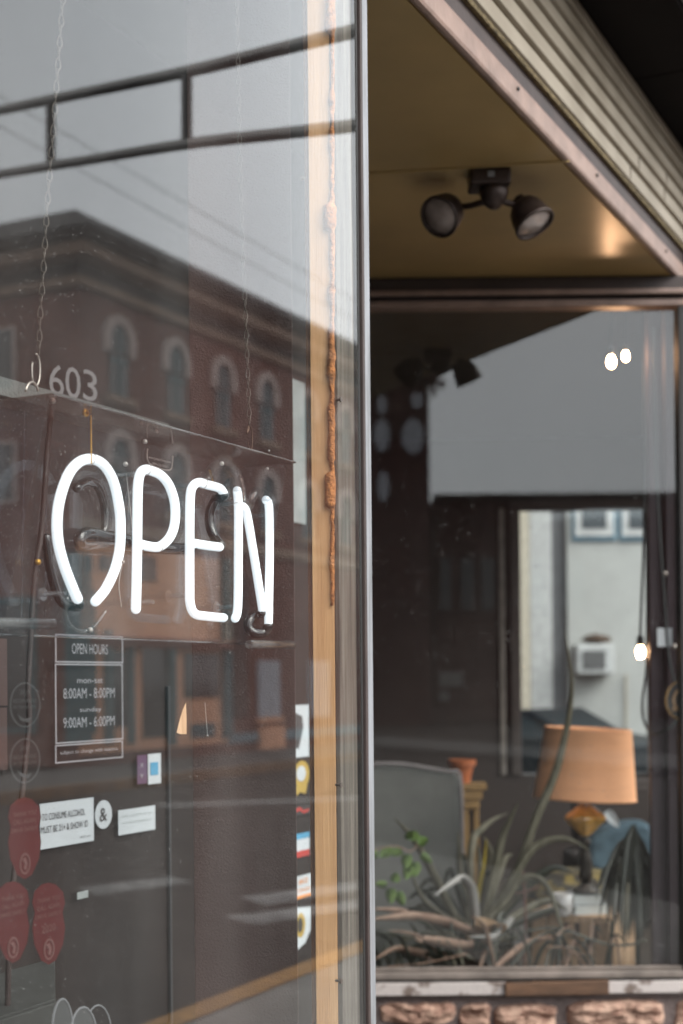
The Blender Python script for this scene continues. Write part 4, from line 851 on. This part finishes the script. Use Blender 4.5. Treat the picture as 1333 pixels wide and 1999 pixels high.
# crate side table
CZ = 6.85; ct = thing('crate_table', 'upturned pine crate used as a side table under the lamp', 'crate', (P(1150, 1900, CZ).x, CZ, 0))
xa, xb, xc = P(1040, 1850, CZ+.1).x, P(1190, 1850, CZ-.08).x, P(1242, 1850, CZ+.25).x
zt = P(1190, 1790, CZ-.08).z
# left long face runs from (xa, back) to (xb, front); short face from xb to xc
pA, pB, pC = Vector((xa, CZ+.12, 0)), Vector((xb, CZ-.12, 0)), Vector((xc, CZ+.22, 0)); pD = pA+(pC-pB)
ztb = zt-.014
for i in range(4):
    u0, u1 = i/4+.008, (i+1)/4-.008
    b = MB(); q = [pB.lerp(pA, 0)+(pC-pB)*u0, pA+(pC-pB)*u0, pA+(pC-pB)*u1, pB+(pC-pB)*u1]; b.prism([p+UP*ztb for p in q][::-1], (0, 0, .013)); mk('board', b, 'crate', ct, bevel=.002)
nn = (pB-pA).cross(UP).normalized(); nn2 = (pC-pB).cross(UP).normalized()
for i in range(5):
    for (p, q, n_, cnt) in ((pA, pB, nn, 5), (pB, pC, nn2, 3)):
        if i >= cnt: continue
        a0 = p.lerp(q, i/cnt+.01); a1 = p.lerp(q, (i+1)/cnt-.012); dp = n_*.012
        b = MB(); b.prism([a0+UP*.001, a1+UP*.001, a1+UP*.001+dp, a0+UP*.001+dp], (0, 0, ztb-.003)); mk('board', b, 'crate', ct, bevel=.002)
for (uu, z_) in ((.42, ztb-.075), (.56, ztb-.07), (.78, ztb-.09)):
    a0 = pA.lerp(pB, uu)+nn*.0125; a1 = pA.lerp(pB, uu+.07)+nn*.0125
    b = MB(); b.prism([a0+UP*z_, a1+UP*z_, a1+UP*(z_+.05), a0+UP*(z_+.05)], nn*.0006); mk('printed_block', b, 'cratedark', ct)
# books and mug, lamp
bk = CZ+.02; bc = P(1150, 1780, bk)
def book(px0, px1, yb, yt, Z, dep, label, ang):
    a_ = P(px0, yb, Z); c_ = P(px1, yb, Z); zt_ = P(px0, yt, Z).z; t = thing('book', label, 'book', a_.lerp(c_, .5), 'books under the lamp')
    w = (c_.x-a_.x); ctr = a_.lerp(c_, .5)+Vector((0, dep/2, 0)); rt = Matrix.Rotation(R(ang), 3, 'Z'); h = zt_-a_.z
    def bxr(x0, x1, y0, y1, z0, z1, nm, m):
        b = MB(); b.box(x0, x1, y0, y1, z0, z1); b.v = [rt @ v+ctr for v in b.v]; mk(nm, b, m, t, bevel=.001)
    bxr(-w/2, w/2, -dep/2, dep/2, 0, .003, 'cover', 'paper'); bxr(-w/2, w/2, -dep/2, dep/2, h-.003, h, 'cover', 'bookcover'); bxr(-w/2+.004, w/2-.004, -dep/2+.003, dep/2-.004, .0032, h-.0032, 'pages', 'bookpage'); return zt_
zb1 = zt+.0005
def yy_of(zv, Z): return PY+(1.5-zv)/Z*F
y_t = yy_of(zt+.001, CZ+.02)-4
z1_ = book(1112, 1186, yy_of(zt+.001, CZ)-3.5, yy_of(zt+.001, CZ)-23, CZ, .17, 'lower pale book lying on the crate', 12)
z2_ = book(1118, 1174, yy_of(z1_+.002, CZ)-3, yy_of(z1_+.002, CZ)-22, CZ, .14, 'upper pale book under the lamp base', 4)
lp = thing('table_lamp', 'table lamp with tan drum shade and amber glass body on a bronze stem', 'lamp', (P(1143, 1760, CZ+.07).x, CZ+.07, z2_))
lx = P(1143, 1700, CZ+.07).x; ly = CZ+.07; LZ = CZ+.07
def lz(y): return P(1143, y, LZ).z
zb_ = z2_+.001
b = MB(); b.lathe([(.062, zb_), (.064, zb_+.012), (.05, zb_+.02), (.03, zb_+.04), (.016, zb_+.06), (.022, lz(1722)), (.036, lz(1708)), (.028, lz(1698)), (.036, lz(1690)), (.026, lz(1668)), (.015, lz(1652)), (.026, lz(1648)), (.027, lz(1640)), (.012, lz(1634))], (lx, ly, 0), n=24); mk('stem', b, 'lampdark', lp, sm=True)
b = MB(); b.lathe([(.018, lz(1632)), (.045, lz(1622)), (.085, lz(1606)), (.104, lz(1597)), (.100, lz(1592)), (.06, lz(1580)), (.032, lz(1571)), (.022, lz(1567))], (lx, ly, 0), n=10); mk('amber_body', b, 'amber', lp)
b = MB(); b.lathe([(.012, lz(1632)), (.035, lz(1622)), (.072, lz(1606)), (.084, lz(1600)), (.012, lz(1598))], (lx, ly, 0), n=10); 
b = MB(); b.lathe([(.022, lz(1572)), (.022, lz(1545)), (.028, lz(1543)), (.028, lz(1530))], (lx, ly, 0), n=16); mk('socket', b, 'brassdull', lp)
b = MB(); b.lathe([(.047, lz(1574)), (.056, lz(1560)), (.050, lz(1535))], (lx, ly, 0), n=20, caps=False); mk('chimney', b, 'rod', lp)
tl = Matrix.Rotation(R(3), 3, 'Y')
b = MB(); cs = Vector((lx, ly, lz(1560))); hs_ = lz(1421)-lz(1560)
prof = [(.247, 0), (.250, .006), (.247, .010), (.2115, hs_-.008), (.213, hs_-.004), (.208, hs_), (.205, hs_-.004), (.243, .006)]
b.lathe(prof, (0, 0, 0), n=48, caps=False); b.f += [(prof_i*48+k, prof_i*48+(k+1) % 48, 0*48+(k+1) % 48, 0*48+k) for prof_i in (7,) for k in range(48)]; b.mi += [0]*48
b.v = [tl @ v+cs for v in b.v]; mk('shade', b, 'shade', lp, sm=True)
b = MB(); c = Vector((P(1098, 1765, CZ-.02).x, CZ-.03, zt)); b.lathe([(.030, .001), (.034, .006), (.043, .03), (.048, .108), (.044, .108), (.040, .03), (.03, .01)], c, n=24); mg = mk('mug', b, 'mug', label='plain white mug standing on the crate by the books', cat='mug', sm=True)
b = MB(); b.tube([c+Vector((-.044-.026*math.sin(a), 0, .062+.026*math.cos(a))) for a in [i*math.pi/8 for i in range(9)]], .004, 8); mk('handle', b, 'mug', mg, sm=True)
# stool with patterned cushion, denim cushion on chair behind
t = thing('patterned_pouf', 'dark pouf covered in yellow patterned fabric behind the lamp stem', 'pouf', P(1120, 1900, 7.9))
c = P(1122, 1900, 7.95); c.z = .012; b = MB(); b.lathe([(.20, 0), (.26, .05), (.275, .25), (.25, .37), (.18, .415), (.02, .42)], c, n=28); mk('body', b, 'pattern', t, sm=True)
t = thing('sofa', 'dark sofa at the right end of the room behind the column', 'sofa', P(1210, 1900, 8.5))
b = MB(); b.box(P(1130, 1700, 8.5).x, P(1330, 1700, 8.5).x, 8.5, 9.2, .05, .42); mk('seat', b, 'wallbrown', t, bevel=.05)
b = MB(); b.box(P(1130, 1700, 8.9).x, P(1330, 1700, 8.9).x, 9.0, 9.25, .421, .86); mk('backrest', b, 'wallbrown', t, bevel=.06)
t = MB(); c = P(1205, 1640, 8.6)
q = [(1140, 1685), (1150, 1640), (1185, 1618), (1225, 1607), (1262, 1604), (1285, 1625), (1290, 1690), (1240, 1712), (1160, 1706)]
t.prism([P(x, y, 8.45) for x, y in q][::-1], (0, .25, 0)); cu = mk('denim_cushion', t, 'denim', label='crumpled blue denim cushion lying on the dark sofa', cat='cushion', bevel=.04)
b = MB(); b.leaf([P(1184, 1584, 8.3), P(1195, 1598, 8.3), P(1208, 1615, 8.3)], .07, fold=.1); mk('white_tag', b, 'paper', label='white paper slip sticking up by the denim cushion', cat='paper')
# string lights
def bulb(px, py, Z, r, m, label, cap=True):
    c = P(px, py, Z); t = thing('hanging_bulb', label, 'light bulb', c, 'bare bulbs hanging in the window')
    b = MB(); b.lathe([(.002, -r*1.5), (r*.6, -r*1.3), (r*.95, -r*.6), (r, 0), (r*.8, r*.8), (r*.5, r*1.4)], c, n=18); mk('glass', b, m, t, sm=True)
    b = MB(); b.lathe([(r*.55, r*1.42), (r*.8, r*1.6), (r*.8, r*3.4), (r*.35, r*4.0)], c, n=14); mk('socket', b, 'cable', t, sm=True); return c, t
c, t1 = bulb(1250, 1273, 6.62, .020, 'bulb', 'bare lit bulb hanging low in front of the white building')
b = MB(); b.tube(smooth([c+UP*.075, P(1252, 1180, 6.62), P(1256, 1080, 6.62), P(1257, 980, 6.62), P(1256, 700, 6.62), P(1254, 560, 6.62)], 5), .006, 8); mk('cable', b, 'cable', t1, sm=True)
b = MB(); b.tube(smooth([P(1262, 1000, 6.6), P(1263, 1180, 6.6), P(1262, 1300, 6.6), P(1254, 1370, 6.6), P(1258, 1410, 6.6), P(1275, 1432, 6.4), P(1300, 1425, 6.3), P(1322, 1400, 6.3), P(1318, 1340, 6.3), P(1305, 1280, 6.3), P(1296, 1160, 6.3), P(1288, 1050, 6.3), P(1280, 900, 6.3), P(1275, 640, 6.3)], 6), .006, 8)
cb = mk('looped_cable', b, 'cable', label='black cable looping down beside the dark column', cat='cable', sm=True)
b = MB(); b.ball(P(1316, 1262, 6.3), .013, 8); b.ball(P(1298, 1120, 6.3), .012, 8); mk('plug', b, 'ring', cb)
for (x, y, lab) in ((1193, 706, 'larger of two lit bulbs hanging high near the header'), (1221, 695, 'smaller of two lit bulbs hanging high near the header')):
    c, tt = bulb(x, y, 6.42 if x < 1200 else 6.5, .019 if x < 1200 else .015, 'bulb', lab)
    b = MB(); b.tube([c+UP*.08, Vector((c.x+.01, c.y+.02, 3.29))], .003, 6); mk('cable', b, 'cable', tt)
# ------------------------------------------------ plants
ag = thing('spiky_plant', 'large spiky plant with grey arching leaves behind the alcove glass', 'plant', P(935, 1850, 6.5))
def lf(pts, w, m, Z=6.45, Ze=None, par=ag, nm='leaf', side=None):
    n = len(pts); Ze = Ze or Z; b = MB(); w = w*(1.5 if par is ag else 1.2)
    b.leaf([P(x, y, Z+(Ze-Z)*i/(n-1)) for i, (x, y) in enumerate(pts)], w, side); return mk(nm, b, m, par, sm=True)
lf([(930, 1815), (887, 1786), (855, 1723), (821, 1660), (799, 1627), (768, 1596)], .030, 'agave', 6.5, 6.35)
lf([(932, 1815), (929, 1790), (923, 1741), (911, 1719), (898, 1715), (873, 1730), (846, 1750)], .034, 'agave_pale', 6.45, 6.28)
lf([(930, 1810), (918, 1708), (923, 1640), (941, 1618), (963, 1600), (992, 1587)], .028, 'agave', 6.55, 6.7)
lf([(938, 1810), (954, 1708), (957, 1663), (944, 1632)], .030, 'agave', 6.5, 6.5)
lf([(940, 1810), (963, 1708), (979, 1640), (995, 1600), (1012, 1566)], .030, 'agave', 6.45, 6.35)
lf([(940, 1805), (978, 1750), (1013, 1690), (1045, 1600), (1080, 1520), (1100, 1450), (1113, 1380), (1115, 1320), (1101, 1225)], .030, 'agave', 6.45, 6.22)
lf([(938, 1812), (990, 1738), (1030, 1668), (1060, 1645), (1095, 1637), (1125, 1645), (1150, 1660)], .028, 'agave', 6.4, 6.3)
lf([(940, 1812), (985, 1760), (1010, 1722), (1040, 1711), (1068, 1730), (1088, 1785), (1102, 1830)], .026, 'agave', 6.4, 6.25)
lf([(915, 1800), (905, 1740), (898, 1690), (895, 1620)], .028, 'agave', 6.6, 6.7); lf([(925, 1800), (935, 1740), (938, 1700), (930, 1640)], .03, 'agave', 6.6, 6.7)
for i in range(16):
    a_ = -1.15+2.3*i/15+rng.uniform(-.08, .08); L = rng.uniform(110, 230); x0 = 930+a_*22; dr = rng.uniform(.1, .5)
    lf([(x0, 1825), (x0+math.sin(a_)*L*.45, 1822-math.cos(a_)*L*.5), (x0+math.sin(a_)*L*.85, 1822-math.cos(a_)*L*.82), (x0+math.sin(a_)*L*1.15, 1822-math.cos(a_)*L*(1-dr))], rng.uniform(.022, .036), rng.choice(['agave', 'darkleaf', 'agave', 'dragon']), 6.6, rng.uniform(6.4, 6.9))
lf([(928, 1800), (936, 1730), (944, 1690), (950, 1636)], .018, 'leafyellow', 6.52, 6.5)
lf([(915, 1815), (870, 1790), (830, 1760), (808, 1720), (800, 1690)], .02, 'agave', 6.55, 6.6)
lf([(938, 1826), (878, 1802), (810, 1789), (765, 1791), (725, 1794)], .036, 'agave_dry', 6.42, 6.2)
lf([(870, 1798), (810, 1789), (776, 1778), (728, 1774)], .034, 'agave_dry', 6.4, 6.2)
lf([(925, 1846), (891, 1844), (855, 1838), (820, 1832), (808, 1825)], .038, 'agave_dry', 6.35, 6.2)
lf([(925, 1838), (860, 1866), (810, 1858), (770, 1852), (730, 1874)], .030, 'agave_dry', 6.4, 6.25)
lf([(926, 1800), (950, 1808), (975, 1812), (990, 1806)], .055, 'crate', 6.38, 6.3)
lf([(1000, 1790), (975, 1822), (950, 1830), (915, 1828)], .03, 'agave_pale', 6.33, 6.3)
for i in range(44):
    x0 = rng.uniform(860, 1020); ang = rng.uniform(-1.2, 1.2); L = rng.uniform(60, 150)
    pts = [(x0, 1885), (x0+math.sin(ang)*L*.5, 1880-math.cos(ang)*L*.55), (x0+math.sin(ang)*L*1.05, 1880-math.cos(ang)*L*.7)]
    lf(pts, rng.uniform(.010, .024), rng.choice(['agave_dry', 'darkleaf', 'darkleaf', 'agave']), rng.uniform(6.3, 6.6), rng.uniform(6.2, 6.6))
pot = MB(); cc = P(940, 1900, 6.55); cc.z = .012; pot.lathe([(.12, 0), (.16, .22), (.17, .22), (.17, .27), (.15, .27), (.14, .24), (.01, .235)], cc, n=24); mk('pot', pot, ['darkwood'], ag)
# low trailing stems and twigs in front
tr = thing('trailing_plant', 'tangle of thin brown stems and blades along the foot of the glass', 'plant', P(1080, 1900, 6.4))
def stem(pts, r, m, Z=6.4, Ze=None, par=tr, nm='stem'):
    n = len(pts); Ze = Ze or Z; b = MB(); b.tube(smooth([P(x, y, Z+(Ze-Z)*i/(n-1)) for i, (x, y) in enumerate(pts)], 5), r, 7); return mk(nm, b, m, par, sm=True)
stem([(985, 1835), (1040, 1815), (1090, 1812), (1130, 1825), (1180, 1842), (1225, 1845), (1262, 1835)], .006, 'darkleaf', 6.35)
stem([(1022, 1880), (1026, 1800), (1024, 1750), (1021, 1700)], .005, 'redglass', 6.4); stem([(1005, 1745), (1040, 1735), (1052, 1730)], .004, 'redglass', 6.4)
stem([(700, 1905), (760, 1888), (830, 1880), (910, 1862)], .004, 'agave_dry', 6.3)
for i in range(24):
    x0 = rng.uniform(1000, 1220); x1 = x0+rng.uniform(-90, 90); L = rng.uniform(30, 115)
    lf([(x0, 1895), ((x0*.6+x1*.4), 1890-L*.8), (x1, 1890-L*rng.uniform(.5, 1.1))], rng.uniform(.008, .02), rng.choice(['darkleaf', 'darkleaf', 'agave_dry']), rng.uniform(6.25, 6.5), rng.uniform(6.2, 6.45), tr)
for i in range(26):
    x0 = rng.uniform(735, 900); x1 = x0+rng.uniform(-90, 60); L = rng.uniform(20, 90)
    lf([(x0, 1895), ((x0*.6+x1*.4), 1890-L*.8), (x1, 1890-L*rng.uniform(.5, 1.1))], rng.uniform(.008, .016), rng.choice(['darkleaf', 'darkleaf', 'agave']), rng.uniform(6.25, 6.6), rng.uniform(6.2, 6.5), tr)
# green sprig
sg_ = thing('leafy_sprig', 'sprig with small bright green leaves in front of the armchair', 'plant', P(760, 1760, 6.35))
stem([(725, 1662), (745, 1655), (775, 1652), (800, 1662), (815, 1650)], .003, 'agave_dry', 6.3, None, sg_)
for (x, y, w, a) in ((748, 1664, .05, 20), (762, 1660, .045, 200), (738, 1668, .04, 170), (800, 1640, .05, 80), (815, 1645, .045, 30), (795, 1668, .05, 260), (808, 1683, .06, 275), (822, 1668, .04, 330), (785, 1660, .04, 190), (770, 1722, .045, 80), (763, 1735, .05, 270), (776, 1742, .05, 300), (755, 1728, .035, 160), (812, 1640, .04, 100), (800, 1690, .05, 250)):
    L = 24; a_ = R(a)
    lf([(x, y), (x+math.cos(a_)*L*.5, y-math.sin(a_)*L*.5+2), (x+math.cos(a_)*L, y-math.sin(a_)*L+5)], w, rng.choice(['leafgreen', 'leafgreen', 'agave_pale' if rng.random() < .1 else 'leafgreen']), 6.3, 6.3, sg_)
# drooping dark plant
dp = thing('drooping_plant', 'dark plant with long drooping leaves at the right of the crate', 'plant', P(1240, 1890, 6.6))
stem([(1245, 1900), (1242, 1760), (1236, 1640), (1236, 1612)], .012, 'darkleaf', 6.6, None, dp)
for i in range(54):
    t_ = i/53; xe_ = 1168+t_*125+rng.uniform(-8, 8); ye = 1870-abs(t_-.5)*150+rng.uniform(-50, 0) if 0 < i else 1750
    x0, y0 = 1236+rng.uniform(-5, 5), 1618+rng.uniform(-8, 30)
    lf([(x0, y0), (x0+(xe_-x0)*.45, y0+rng.uniform(20, 60)), (x0+(xe_-x0)*.8, y0+(ye-y0)*.55), (xe_, ye)], rng.uniform(.018, .03), rng.choice(['darkleaf', 'dragon', 'darkleaf', 'agave']) if i % 6 == 0 else rng.choice(['darkleaf', 'dragon']), 6.6+rng.uniform(-.08, .08), 6.55+rng.uniform(-.15, .15), dp)
